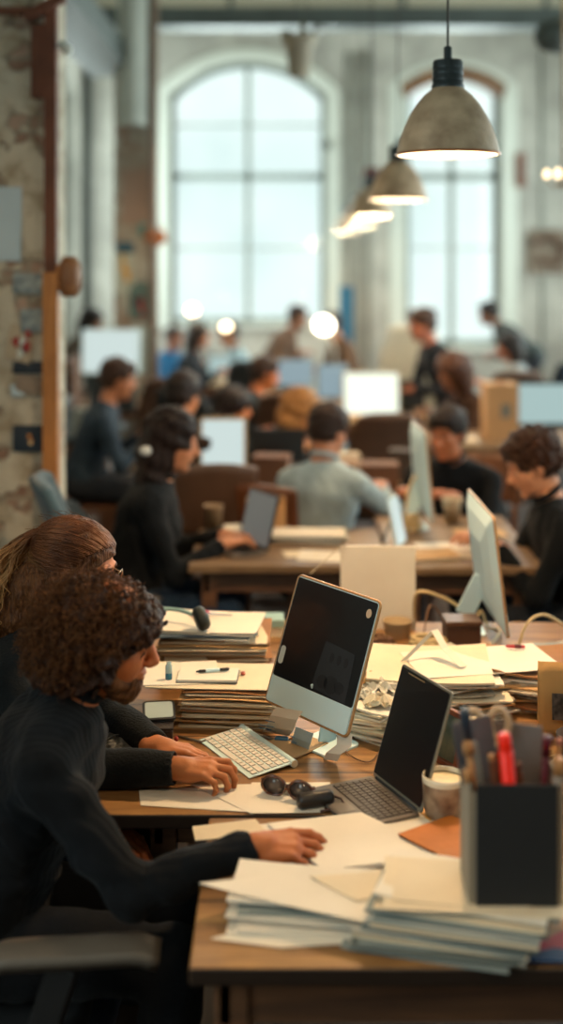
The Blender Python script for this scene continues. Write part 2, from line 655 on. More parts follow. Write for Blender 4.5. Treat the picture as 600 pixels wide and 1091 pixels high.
M_pw = mat('notice_paper', '#b9ccd6', .8, var=.04, vscale=5)
M_navy = mat('navy_card', '#1d2b38', .7)
M_photo = mat('photo_print', '#5e6c72', .5, col2='#a3adab', vscale=30)
M_red = mat('red_print', '#a03028', .6)
M_orange = mat('orange_print', '#c88442', .6)
pinned('notice_sheet', -6, 199, 23, 278, M_pw, 'pale blue white notice sheet pinned high on the worn pier', 'notice', .01)
pinned('photo_print', 14, 291, 45, 313, M_photo, 'small blue grey photo pinned under the white notice on the pier', 'picture', .05)
pinned('photo_print', 22, 329, 47, 354, M_photo, 'second grey photo print, above the navy strip beside the post', 'picture', -.04)
pinned('collage_card', 8, 346, 36, 385, mat('beige_card', '#b8a890', .8),
       'red and white patterned card pinned on the pier left of the grey photo', 'picture', .2,
       lambda o, w, h: strokes(o, w, h, [M_red, M_white_paint, M_red, M_navy], 6, 3))
pinned('navy_strip', 14, 385, 48, 398, M_navy, 'dark navy strip of card pinned across the pier by the post', 'picture')
pinned('paper_scrap', 17, 400, 44, 420, mat('tan_paper', '#8f7f70', .8), 'brownish paper scrap below the navy strip on the pier', 'paper', .08)
pinned('navy_postcard', 14, 453, 47, 481, M_navy, 'navy postcard with an orange emblem, lowest on the plaster pier', 'picture', .02,
       lambda o, w, h: strokes(o, w * .5, h * .6, [M_orange, mat('cream_print', '#d8b98a', .6)], 3, 5))
pinned('paper_scrap', 12, 409, 27, 422, M_pw, 'small pale paper scrap overlapping the brownish scrap on the pier', 'paper', -.1)

# ---- column with white pipe, beams
cx = -1.35
col = st(MB().box((cx, 11.2, 1.95), (.34, .34, 3.9)).build('column', plaster('column_plaster', '#b5b1a4', '#988b7c', brick='#b79a88', scale=1.3, amt=.4), bevel=.02))
tag(st(MB().lathe([(.15, 3.15), (.15, CEIL)], seg=28).build('column_pipe', mat('pipe_white', '#b8beb6', .5, var=.1, vscale=4), smooth=True, loc=(cx + .02, 11.0, 0))))
st(MB().tube([(cx + .2, 10.95, 0), (cx + .2, 10.95, CEIL)], .045, 12).build('column_conduit', mat('brown_conduit', '#7c6a5c', .6), smooth=True))
st(MB().box(((LX + RX) / 2, 12.0, 4.34), (RX - LX, .22, .16)).box(((LX + RX) / 2, 12.0, 4.24), (RX - LX, .3, .03)).build('beam_cross', M_steel))
st(MB().box((-1.6, 8.6, 3.83), (.34, 6.0, .22)).box((-1.6, 8.6, 3.7), (.4, 6.0, .03)).build('beam_long', M_steel))
st(MB().box(((LX + RX) / 2, 14.6, 4.95), (RX - LX, .25, .3)).build('beam_far', mat('beam_cream', '#9c9684', .7)))
# hanging brackets on the beam
for x in (-.5, 1.2, 2.6):
    st(MB().box((x, 12, 4.85), (.05, .05, .95)).build('beam_hanger', M_steel))
# wiring on the back wall between the windows
for i, x in enumerate((.85, .98, 1.1, 3.3)):
    tag(MB().tube([(x, BACK - .03, .3), (x + .01, BACK - .03, 2.5), (x, BACK - .03, 4.6)], .018, 8).build('wall_conduit', mat('conduit_grey', '#8d9188', .6), smooth=True),
        ['thin grey conduit on the far wall, right beside the big arched window', 'second thin grey conduit from the big arched window',
         'third thin grey conduit, nearest the wooden arched window', 'lone thin grey conduit right of the wooden arched window'][i], 'conduit')

# camera
cam = bpy.data.cameras.new('camera')
cam.sensor_fit = 'HORIZONTAL'
cam.sensor_width = 36
cam.lens = FPX / 600 * 36
cam.shift_y = -(545.5 - YH) / 600
cam.dof.use_dof = True
cam.dof.focus_distance = 3.0
cam.dof.aperture_fstop = 1.8
cam.clip_start = .05
co = bpy.data.objects.new('camera', cam)
co.location = (0, 0, CAMZ)
co.rotation_euler = (R(90), 0, 0)
COL.objects.link(co)
SC.camera = co
SC.view_settings.view_transform = 'Standard'
SC.view_settings.look = 'None'
SC.view_settings.gamma = 1
SC.view_settings.use_curve_mapping = False
SC.view_settings.exposure = 0
SC.cycles.use_denoising = True
SC.cycles.max_bounces = 8
SC.cycles.caustics_reflective = False
SC.cycles.caustics_refractive = False
SC.cycles.sample_clamp_indirect = 4

# sky
w = bpy.data.worlds.new('sky')
SC.world = w
w.use_nodes = True
nt = w.node_tree
bg = nt.nodes['Background']
tc = nt.nodes.new('ShaderNodeTexCoord')
nz = nt.nodes.new('ShaderNodeTexNoise')
nz.inputs['Scale'].default_value = 9
nz.inputs['Detail'].default_value = 3
nt.links.new(tc.outputs['Generated'], nz.inputs['Vector'])
rp = nt.nodes.new('ShaderNodeValToRGB')
rp.color_ramp.elements[0].position = .3
rp.color_ramp.elements[0].color = (.72, .84, .84, 1)
rp.color_ramp.elements[1].position = .65
rp.color_ramp.elements[1].color = (.93, 1.0, .98, 1)
nt.links.new(nz.outputs['Fac'], rp.inputs[0])
nt.links.new(rp.outputs[0], bg.inputs['Color'])
bg.inputs['Strength'].default_value = 1.25


def area(name, loc, rot, sx, sy, energy, colr, spread=180):
    l = bpy.data.lights.new(name, 'AREA')
    l.shape = 'RECTANGLE'
    l.size, l.size_y = sx, sy
    l.energy = energy
    l.color = colr
    l.spread = R(spread)
    o = bpy.data.objects.new(name, l)
    o.location = loc
    o.rotation_euler = rot
    COL.objects.link(o)
    return o


DAY = (.86, 1.0, .98)
# area lights just inside the panes: seen windows first, then added fill
area('daylight_back_large', (-.43, BACK - .02, 2.75), (R(-90), 0, 0), 1.9, 3.1, 150, DAY)
area('daylight_back_small', (2.18, BACK - .02, 2.55), (R(-90), 0, 0), 1.1, 3.2, 95, DAY)
area('daylight_and_fill_left', (LX + .02, 14.1, 2.5), (0, R(-90), 0), 3.0, 1.6, 110, DAY)
area('daylight_and_fill_left', (LX + .02, .3, 2.5), (0, R(-90), 0), 3.0, 1.9, 62, DAY)  # fill added from the left for the near desks and pier
for y0, e in ((.3, 18), (4.2, 80), (8.2, 175), (12.0, 190)):
    area('fill_light_right', (RX - .03, y0 + .95, 2.5), (0, R(90), 0), 3.0, 1.8, e, DAY)  # added fill at the unseen right windows
# ================================================================= people
BIG = .2


class SDF:
    def __init__(self, lo, hi, vox):
        self.v = vox
        self.lo = np.array(lo, float) - vox * 3
        self.n = np.ceil((np.array(hi, float) + vox * 3 - self.lo) / vox).astype(int) + 1
        self.a = np.full(self.n, BIG, np.float32)

    def region(self, lo, hi):
        i0 = np.clip(np.floor((np.array(lo) - self.lo) / self.v).astype(int), 0, self.n)
        i1 = np.clip(np.ceil((np.array(hi) - self.lo) / self.v).astype(int) + 1, 0, self.n)
        if np.any(i1 <= i0):
            return None, None
        sl = tuple(slice(a, b) for a, b in zip(i0, i1))
        ax = [(self.lo[k] + self.v * np.arange(i0[k], i1[k])).astype(np.float32) for k in range(3)]
        return sl, ax

    def put(self, d, sl, k, op):
        A = self.a[sl]
        if op == 'add':
            if k > 0:
                h = np.clip(.5 + .5 * (A - d) / k, 0, 1)
                self.a[sl] = A * (1 - h) + d * h - k * h * (1 - h)
            else:
                self.a[sl] = np.minimum(A, d)
        else:
            d = -d
            if k > 0:
                h = np.clip(.5 - .5 * (A - d) / k, 0, 1)
                self.a[sl] = A * (1 - h) + d * h + k * h * (1 - h)
            else:
                self.a[sl] = np.maximum(A, d)

    def cap(self, a, b, ra, rb, k=.02, op='add', flat=0, sq=None):
        """round cone a->b. flat: 1 cuts the b end square"""
        a, b = np.array(a, float), np.array(b, float)
        m = max(ra, rb) + k + self.v * 3
        sl, ax = self.region(np.minimum(a, b) - m, np.maximum(a, b) + m)
        if sl is None: return
        X, Y, Z = ax[0][:, None, None] - a[0], ax[1][None, :, None] - a[1], ax[2][None, None, :] - a[2]
        ab = b - a
        L2 = float(ab @ ab) + 1e-12
        tr = (X * ab[0] + Y * ab[1] + Z * ab[2]) / L2
        t = np.clip(tr, 0, 1)
        d = np.sqrt((X - t * ab[0]) ** 2 + (Y - t * ab[1]) ** 2 + (Z - t * ab[2]) ** 2) - (ra + (rb - ra) * t)
        if flat:
            d = np.maximum(d, (tr - 1) * math.sqrt(L2))
        self.put(d, sl, k, op)

    def ell(self, c, r, rot=None, k=.02, op='add'):
        c, r = np.array(c, float), np.array(r, float)
        m = max(r) + k + self.v * 3
        sl, ax = self.region(c - m, c + m)
        if sl is None: return
        X, Y, Z = np.broadcast_arrays(ax[0][:, None, None] - c[0], ax[1][None, :, None] - c[1], ax[2][None, None, :] - c[2])
        M = np.array(rot.transposed()) if rot is not None else np.eye(3)
        x = M[0, 0] * X + M[0, 1] * Y + M[0, 2] * Z
        y = M[1, 0] * X + M[1, 1] * Y + M[1, 2] * Z
        z = M[2, 0] * X + M[2, 1] * Y + M[2, 2] * Z
        k0 = np.sqrt((x / r[0]) ** 2 + (y / r[1]) ** 2 + (z / r[2]) ** 2)
        k1 = np.sqrt((x / r[0] ** 2) ** 2 + (y / r[1] ** 2) ** 2 + (z / r[2] ** 2) ** 2) + 1e-6
        self.put((k0 * (k0 - 1) / k1).astype(np.float32), sl, k, op)

    def wobble(self, amp, freq, seed=0, aniso=(1, 1, 1)):
        """cheap folds: sum of sines added to the whole field"""
        rr = np.random.RandomState(seed)
        ax = [(self.lo[k] + self.v * np.arange(self.n[k])).astype(np.float32) for k in range(3)]
        X, Y, Z = ax[0][:, None, None], ax[1][None, :, None], ax[2][None, None, :]
        f = 0
        for i in range(4):
            w = rr.normal(size=3) * freq * (1 + .6 * i) * np.array(aniso)
            ph = rr.uniform(0, 6.28)
            f = f + np.sin(w[0] * X + w[1] * Y + w[2] * Z + ph + 1.3 * np.sin(w[1] * X - w[0] * Z + ph)) / (1 + .5 * i)
        self.a += (amp * f).astype(np.float32)

    def mesh(self, name, adapt=0.0):
        g = vdb.FloatGrid(BIG)
        a = np.ascontiguousarray(np.clip(self.a, -BIG, BIG))
        g.copyFromArray(a, tolerance=0.0)
        p, t, q = g.convertToPolygons(0.0, adapt)
        p = p * self.v + self.lo
        me = bpy.data.meshes.new(name)
        q = np.asarray(q)[:, ::-1] if len(q) else np.zeros((0, 4), int)
        t = np.asarray(t)[:, ::-1] if len(t) else np.zeros((0, 3), int)
        nl = q.size + t.size
        me.vertices.add(len(p))
        me.vertices.foreach_set('co', p.astype(np.float32).ravel())
        me.loops.add(nl)
        me.loops.foreach_set('vertex_index', np.concatenate([q.ravel(), t.ravel()]).astype(np.int32))
        me.polygons.add(len(q) + len(t))
        ls = np.concatenate([np.arange(len(q)) * 4, len(q) * 4 + np.arange(len(t)) * 3]).astype(np.int32)
        me.polygons.foreach_set('loop_start', ls)
        me.update(calc_edges=True)
        me.validate()
        return me


def V(*a): return Vector(a)


def basis(fwd, up):
    """columns x=fwd, y=left, z=up"""
    f = Vector(fwd).normalized()
    u = Vector(up)
    l = u.cross(f).normalized()
    u = f.cross(l)
    return Matrix((f, l, u)).transposed()


def ik(a, t, l1, l2, hint):
    """elbow/knee for a two-bone limb from a to t, bending towards hint"""
    d = t - a
    D = min(d.length, (l1 + l2) * .995)
    n = d.normalized()
    x = (l1 * l1 - l2 * l2 + D * D) / (2 * D)
    h = math.sqrt(max(l1 * l1 - x * x, 0))
    hn = Vector(hint) - n * n.dot(Vector(hint))
    hn.normalize()
    return a + n * x + hn * h, a + n * D


def hand(s, W, fwd, back, side, sc=1.0, curl=(18, 32, 22), spread=5, thumb=(.55, 20), k=.008, curls=None):
    """palm, four jointed fingers and a thumb. fwd: wrist to knuckles; back: out of the back of the hand; side: +1 thumb on fwd x back side"""
    f = Vector(fwd).normalized()
    n = (Vector(back) - f * Vector(back).dot(f)).normalized()
    t = f.cross(n).normalized() * side   # thumb side
    P = lambda a, b, c: W + (f * a + t * b + n * c) * sc
    M = Matrix((f, t, n)).transposed()
    s.cap(P(-.03, 0, 0), P(.02, 0, 0), .025 * sc, .026 * sc, k=.01)
    s.ell(P(.045, .010, -.002), (.052 * sc, .026 * sc, .014 * sc), M, k=.014)
    s.ell(P(.050, -.014, -.002), (.046 * sc, .024 * sc, .013 * sc), M, k=.014)
    s.ell(P(.028, .024, -.010), (.032 * sc, .015 * sc, .014 * sc), M, k=.012)
    s.ell(P(.030, -.024, -.008), (.030 * sc, .012 * sc, .012 * sc), M, k=.012)
    lens = [(.043, .026, .021), (.047, .030, .023), (.043, .028, .022), (.034, .021, .019)]
    rad = [.0088, .0090, .0086, .0076]
    for i in range(4):
        y = .030 - .020 * i
        x0 = (.088, .092, .088, .078)[i]
        p = P(x0 - .012, y, .001)
        sp = R(spread * (1.5 - i))
        c = curls[i] if curls else curl
        ang = 0
        r = rad[i] * sc
        s.cap(P(x0 - .045, y * .8, .002), p, r * 1.05, r * 1.1, k=k)
        for j in range(3):
            ang += R(c[j])
            d = (f * math.cos(sp) + t * math.sin(sp)) * math.cos(ang) - n * math.sin(ang)
            q = p + d * lens[i][j] * sc
            s.cap(p, q, r * (1.06 - .08 * j), r * (.98 - .09 * j), k=.004)
            p = q
    # thumb
    b0 = P(.012, .022, -.008)
    a1 = thumb[0]
    d1 = (f * math.cos(a1) + t * math.sin(a1) - n * .25).normalized()
    p1 = b0 + d1 * .045 * sc
    a2 = a1 - R(thumb[1])
    d2 = (f * math.cos(a2) + t * math.sin(a2) - n * .30).normalized()
    p2 = p1 + d2 * .032 * sc
    d3 = (f * math.cos(a2 - .2) + t * math.sin(a2 - .2) - n * .35).normalized()
    p3 = p2 + d3 * .024 * sc
    s.cap(b0, p1, .0135 * sc, .0112 * sc, k=.012)
    s.cap(p1, p2, .0108 * sc, .0098 * sc, k=.004)
    s.cap(p2, p3, .0098 * sc, .0078 * sc, k=.004)
    return p3


def head_sdf(s, C, M, sc=1.0, female=False):
    P = lambda x, y, z: C + M @ (Vector((x, y, z)) * sc)
    E = lambda c, r, k=.015, op='add', rot=None: s.ell(P(*c), [q * sc for q in r], M @ rot if rot else M, k * sc, op)
    E((-.018, 0, .035), (.098, .076, .086), .01)
    E((.022, 0, -.025), (.066, .060, .092), .03)
    E((.035, 0, -.075), (.046, .048, .040), .025)
    E((.068, 0, -.104), (.020, .022, .018), .02)          # chin
    for y in (-1, 1):
        E((.045, .038 * y, -.030), (.032, .024, .028), .02)   # cheek
        E((.074, .027 * y, .030), (.014, .026, .009), .012)  # brow
        E((.088, .031 * y, .006), (.016, .017, .0125), .010, 'sub')  # socket
        E((-.012, .074 * y, -.012), (.020, .009, .032), .006, rot=Euler((0, -.15, .3 * y)).to_matrix())
        E((-.004, .084 * y, -.010), (.010, .006, .019), .004, 'sub')
        E((.098, .011 * y, -.034), (.010, .0075, .007), .006)  # nostril wings
    for y in (-1, 1):
        E((.0705, .031 * y, .006), (.0150, .0150, .0140), .006)
        E((.088, .031 * y, .0005), (.012, .013, .0042), .003, 'sub')
    s.cap(P(.083, 0, .016), P(.109, 0, -.026), .0085 * sc, .0115 * sc, k=.012 * sc)
    E((.109, 0, -.028), (.010, .010, .009), .006)
    E((.082, 0, -.056), (.012, .026, .012), .012)
    E((.091, 0, -.0535), (.009, .022, .0048), .004)
    E((.089, 0, -.0650), (.010, .020, .0058), .004)
    E((.098, 0, -.0592), (.010, .020, .0016), .002, 'sub')
    E((.088, 0, -.082), (.010, .020, .005), .010, 'sub')


SKIN = {}


def skin(tone='#c98a66'):
    if tone not in SKIN:
        SKIN[tone] = mat('skin_' + tone[1:], tone, .5, var=.10, vscale=14, bump=.08, bscale=220, sss=.12, spec=.4)
    return SKIN[tone]


M_eye = mat('eye_white', '#d8d2ca', .2)
M_iris = mat('eye_dark', '#1c1410', .15)


def cloth_mat(name, col, col2=None, bump=.35, bscale=160, rough=.9, stretch=None, sheen=.04):
    return mat(name, col, rough, var=0 if col2 else .18, col2=col2, vscale=10, bump=bump, bscale=bscale, stretch=stretch, sheen=sheen, spec=.2)


def hair_mat(name, c1, c2, stretch=(30, 30, 4), rough=.45):
    return mat(name, c1, rough, col2=c2, vscale=6, stretch=stretch, bump=.9, bscale=9, spec=.25)


def person(name, loc, yaw, label, group=None, vox=.012, seat=.46, lean=12, twist=0, head=(0, 15, 0), hands=((.42, .14, .78), (.42, -.14, .78)),
           hand_dir=None, elbow=None, top='#22262b', bottom='#2a2f3a', tone='#c98a66', hair='short', hairc=('#241812', '#3b281c'),
           female=False, sc=1.0, standing=False, topmat=None, shoes='#1c1a18', feet=None, neck_open=.0, curls=None, hipx=0, handc=None,
           category='person', sleeve=.028, sit_spread=.11, finish=None, headoff=(0, 0, 0), hair_fn=None, collar=True, bulk=1.0, wob=.0035, eyes=True, world_hands=None, hz=None, cuffk=.94):
    """Clothed figure. Local frame: origin on the floor under the hips, +x the way it faces, +y its left.
    hands: targets for the LEFT and RIGHT wrist in local coordinates."""
    root = empty(name, loc, yaw, label, category, group)
    hz = hz or ((seat + .10) if not standing else .92 * sc)
    H = V(hipx, 0, hz)
    if world_hands:
        Mi = Matrix.Rotation(-yaw, 3, 'Z')
        hands = [tuple(Mi @ (Vector(q) - Vector(loc))) for q in world_hands]
    la = R(lean)
    tw = R(twist)
    tdir = V(math.sin(la), 0, math.cos(la))
    tl = .47 * sc
    Nk = H + tdir * tl                      # neck base (between the shoulders)
    chest = H + tdir * (tl * .68)
    belly = H + tdir * (tl * .33)
    fwd = V(math.cos(la), 0, -math.sin(la))
    Tw = Matrix.Rotation(tw, 3, tdir)
    left = Tw @ V(0, 1, 0)
    tf = Tw @ fwd
    shw = (.165 if female else .188) * sc
    hy, hp, hr = [R(q) for q in head]
    Mh = Matrix.Rotation(hy, 3, 'Z') @ Matrix.Rotation(hp, 3, 'Y') @ Matrix.Rotation(hr, 3, 'X')
    nb = Nk + tdir * .02
    hc = nb + tdir * .085 * sc + V(.045, 0, .085) * sc + V(*headoff)
    hC = hc
    L1, L2 = .285 * sc, .255 * sc
    sh = [Nk - tdir * .058 + left * shw, Nk - tdir * .058 - left * shw]
    hint = elbow or ((-.25, .55, -.8), (-.25, -.55, -.8))
    arms = []
    for i in (0, 1):
        e, wv = ik(sh[i], V(*hands[i]), L1, L2, hint[i])
        arms.append((sh[i], e, wv))
    hips = [H + V(.0, .09 * sc, -.02), H + V(.0, -.09 * sc, -.02)]
    legs = []
    for i in (0, 1):
        y = 1 if i == 0 else -1
        if standing:
            ft = V(*(feet[i] if feet else (.02, .10 * y, .09)))
            kn, ft = ik(hips[i], ft, .44 * sc, .42 * sc, (1, 0, 0))
        else:
            ft = V(*(feet[i] if feet else (.38, sit_spread * y * 1.2, .09)))
            kn, ft = ik(hips[i], ft, .43 * sc, .42 * sc, (.6, 0, 1))
        legs.append((hips[i], kn, ft))
    allp = [H, Nk, hC] + [p for a in arms for p in a] + [p for a in legs for p in a]
    lo = [min(p[k] for p in allp) - .25 for k in range(3)]
    hi = [max(p[k] for p in allp) + .25 for k in range(3)]
    lo[2] = 0.0
    B = bulk

    def torso(s, o, k=.05):
        s.ell(H + V(.01, 0, .02), (.125 * B + o, (.175 if female else .165) * B + o, .12 + o), None, k=.03)
        s.ell(belly, (.105 * B + o, (.125 if female else .145) * B + o, .15 + o), basis(fwd, tdir), k=k)
        s.ell(chest + tdir * .01, (.112 * B + o, (.145 if female else .170) * B + o, .17 + o), basis(tf, tdir), k=k)
        if female:
            for y in (-1, 1):
                s.ell(chest + tf * .085 + left * .07 * y - tdir * .0, (.05 + o, .06 + o, .06 + o), None, k=.03)
        s.cap(sh[0] * .88 + sh[1] * .12, sh[1] * .88 + sh[0] * .12, .050 * sc * B + o, .050 * sc * B + o, k=.05)
        for q_ in (0, 1):
            s.cap(nb - tdir * .005, sh[q_] * .8 + nb * .2, .050 * sc + o * .5, .036 * sc + o * .7, k=.04)

    # ---- body: one continuous surface
    s = SDF(lo, hi, vox)
    torso(s, -.004)
    s.cap(nb - tdir * .05, hC + Mh @ V(-.03, 0, -.06) * sc, .056 * sc, .053 * sc, k=.025)
    for i in (0, 1):
        a, e, wv = arms[i]
        s.cap(a, e, .038 * sc, .031 * sc, k=.015)
        s.cap(e, wv, .032 * sc, .025 * sc, k=.012)
        a, kn, ft = legs[i]
        s.cap(a, kn, .082 * sc, .055 * sc, k=.03)
        s.cap(kn, ft, .053 * sc, .034 * sc, k=.02)
        s.cap(ft + V(-.02, 0, -.045), ft + V(.13, 0, -.06), .032, .026, k=.02)
    head_sdf(s, hC, Mh, sc * (.97 if female else 1.0), female)
    for i in (0, 1):
        a, e, wv = arms[i]
        sd = 1 if i == 0 else -1
        hd = Vector(hand_dir[i][0]) if hand_dir else (wv - e).normalized() * .6 + V(.4, 0, -.1)
        bk = Vector(hand_dir[i][1]) if hand_dir else V(0, .0, 1)
        # thumb side: for the left hand, palm down, thumb points to the body's right
        hand(s, wv, hd, bk, 1 if i == 0 else -1, sc * (.92 if female else 1), curls=curls[i] if curls else None)
    skn = skin(tone)
    body = link_mesh('body', s.mesh('body'), skn, root)
    # ---- clothes
    cv = vox if vox > .006 else .005
    s = SDF(lo, hi, cv)
    torso(s, .014)
    for i in (0, 1):
        a, e, wv = arms[i]
        s.cap(a, e, (.056 if not female else .048) * sc * B, .046 * sc, k=.022)
        cuff = e + (wv - e) * cuffk
        s.cap(e, cuff, .047 * sc, .034 * sc, k=.02, flat=1)
        # folds at the inside of the elbow
        s.cap(e + V(0, 0, .03), e + (a - e) * .22 + V(0, 0, .01), .026 * sc, .024 * sc, k=.02)
    if wob:
        s.wobble(wob, 22, seed=hash(label) % 97 if False else len(label), aniso=(1, 1, .7))
    # neck opening and lower hem
    s.cap(nb + tdir * .062, nb + tdir * .16, .068 * sc, .11 * sc, k=.008, op='sub')
    s.ell(H + V(0, 0, -.30), (.5, .5, .255), None, k=.01, op='sub')
    tm = topmat or cloth_mat('cloth_' + top[1:], top)
    topo = link_mesh('sweater', s.mesh('sweater'), tm, root)
    if collar:
        cb = MB()
        c0 = nb + tdir * .052
        Bc = basis(fwd, tdir)
        cb.tube([c0 + Bc @ V(.060 * math.cos(a) - .004, .060 * math.sin(a), -.012 * math.cos(a)) * sc for a in [2 * PI * q / 24 for q in range(24)]],
                .013, 8, closed=True)
        cb.build('collar', tm, root, smooth=True)
    s = SDF(lo, hi, max(cv, .008))
    s.ell(H + V(.01, 0, .0), (.13 * B, .178 * B, .115), None, k=.03)
    for i in (0, 1):
        a, kn, ft = legs[i]
        s.cap(a, kn, .095 * sc, .068 * sc, k=.03)
        s.cap(kn, ft, .068 * sc, .052 * sc, k=.02, flat=1)
    s.wobble(.003, 20, seed=len(label) + 3)
    link_mesh('trousers', s.mesh('trousers'), cloth_mat('cloth_' + bottom[1:], bottom), root)
    for i in (0, 1):
        ft = legs[i][2]
        q = SDF([ft[0] - .12, ft[1] - .09, 0], [ft[0] + .24, ft[1] + .09, .14], max(vox, .008))
        q.cap(ft + V(-.03, 0, -.05), ft + V(.13, 0, -.055), .042, .034, k=.02)
        q.cap(ft + V(-.01, 0, -.04), ft + V(-.01, 0, .0), .045, .04, k=.02)
        q.ell(ft + V(.06, 0, -.09 - .2), (.4, .4, .2), None, k=.002, op='sub')
        link_mesh('shoe', q.mesh('shoe'), mat('shoe_' + shoes[1:], shoes, .5), root)
    # ---- eyes
    hs = sc * (.97 if female else 1.0)
    if eyes:
        for y in (-1, 1):
            e = MB()
            c = hC + Mh @ V(.0705, .031 * y, .004) * hs
            e.lathe([(0, -.0125), (.006, -.011), (.0108, -.006), (.0125, 0), (.0108, .006), (.006, .011), (0, .0125)], c, 16)
            eo = e.build('eye', M_eye, root, smooth=True)
            p = MB()
            p.lathe([(0, .0131), (.003, .0129), (.0058, .0112)], c, 14, basis(V(0, 0, 1), Mh @ V(1, 0, -.35)))
            p.build('iris', M_iris, eo, smooth=True)
            bw = MB()
            bw.tube([hC + Mh @ V(.0885 - .010 * t * t, (.014 + .030 * t) * y, .030 + .004 * math.sin(t * 2.6)) * hs for t in
                     (0, .25, .5, .75, 1)], [.002, .0034, .0034, .003, .0014], 6)
            bw.build('eyebrow', MATS.get('hair_' + hairc[0][1:]) or hair_mat('hair_' + hairc[0][1:], *hairc), root, smooth=True)
    # ---- hair
    hm = MATS.get('hair_' + hairc[0][1:]) or hair_mat('hair_' + hairc[0][1:], *hairc)
    if hair_fn:
        hair_fn(root, hC, Mh, hs, hm, dict(nb=nb, tdir=tdir, sh=sh, Nk=Nk))
    elif hair:
        hair_sdf(root, hC, Mh, hs, hm, hair, max(vox * .7, .005), dict(nb=nb, tdir=tdir, sh=sh, Nk=Nk, tf=tf, left=left))
    return root, dict(hC=hC, Mh=Mh, sc=hs, arms=arms, H=H, Nk=Nk, nb=nb, tdir=tdir, legs=legs, hm=hm)


def hair_sdf(root, C, M, sc, hm, style, vox, J):
    s = SDF([C[k] - .34 - (.35 if k == 2 else 0) for k in range(3)], [C[k] + .30 for k in range(3)], vox)
    P = lambda x, y, z: C + M @ (V(x, y, z) * sc)
    E = lambda c, r, k=.012, op='add': s.ell(P(*c), [q * sc for q in r], M, k * sc, op)
    if style in ('short', 'messy'):
        t = .012 if style == 'short' else .022
        E((-.024, 0, .042), (.100 + t, .077 + t, .086 + t))
        E((-.050, 0, -.010), (.066 + t, .068 + t, .070))
        E((.052, 0, .088), (.040, .055, .024 + t * .6), .02)
        E((.118, 0, -.055), (.085, .13, .115), .012, 'sub')
        E((.03, 0, -.14), (.13, .13, .10), .01, 'sub')
        for y in (-1, 1):
            E((.012, .085 * y, -.030), (.034, .030, .036), .008, 'sub')
        s.wobble(.0035 if style == 'short' else .006, 60, seed=3)
    elif style == 'bun':
        E((-.022, 0, .040), (.108, .085, .094))
        E((.118, 0, -.060), (.085, .13, .115), .012, 'sub')
        E((.03, 0, -.14), (.13, .13, .10), .01, 'sub')
        E((-.13, 0, .06), (.045, .045, .045))
        s.wobble(.003, 60, seed=4)
    elif style in ('long', 'bob', 'big'):
        g = {'long': .018, 'bob': .02, 'big': .045}[style]
        E((-.024, 0, .040), (.102 + g, .080 + g, .090 + g * .8))
        E((-.055, 0, -.05), (.070 + g, .078 + g, .10 + g), .03)
        n = 4 if style == 'long' else (1 if style == 'bob' else 3)
        # falling mass behind the shoulders
        prev = P(-.06, 0, -.08)
        for i in range(n):
            nx = prev + V(0, 0, -.085) - (J['tf'] if 'tf' in J else V(1, 0, 0)) * .012
            s.cap(prev, nx, .075 - .008 * i, .068 - .009 * i, k=.03)
            for y in (-1, 1):
                o = M @ V(0, .05 * y, 0)
                s.cap(prev + o, nx + o, .045, .038, k=.03)
            prev = nx
        E((.125, 0, -.05), (.085, .066, .115), .012, 'sub')
        E((.10, 0, -.17), (.10, .10, .10), .01, 'sub')
        s.wobble(.005, 55, seed=5, aniso=(1, 1, .35))
    link_mesh('hair', s.mesh('hair'), hm, root)


def at_head(px, py, Y, yaw, lean, standing=False, sc=1.0, **kw):
    """place a figure so that its head is where the photo shows it"""
    h = at(px, py, Y)
    la = R(lean)
    ox = math.sin(la) * (.47 * sc + .02 + .085 * sc) + .045 * sc
    oz = math.cos(la) * (.47 * sc + .02 + .085 * sc) + .085 * sc
    hz = h.z - oz
    loc = (h.x - ox * math.cos(yaw), h.y - ox * math.sin(yaw), 0)
    if standing:
        return loc, dict(lean=lean, standing=True, sc=sc, hz=hz)
    return loc, dict(lean=lean, sc=sc, seat=hz - .10)


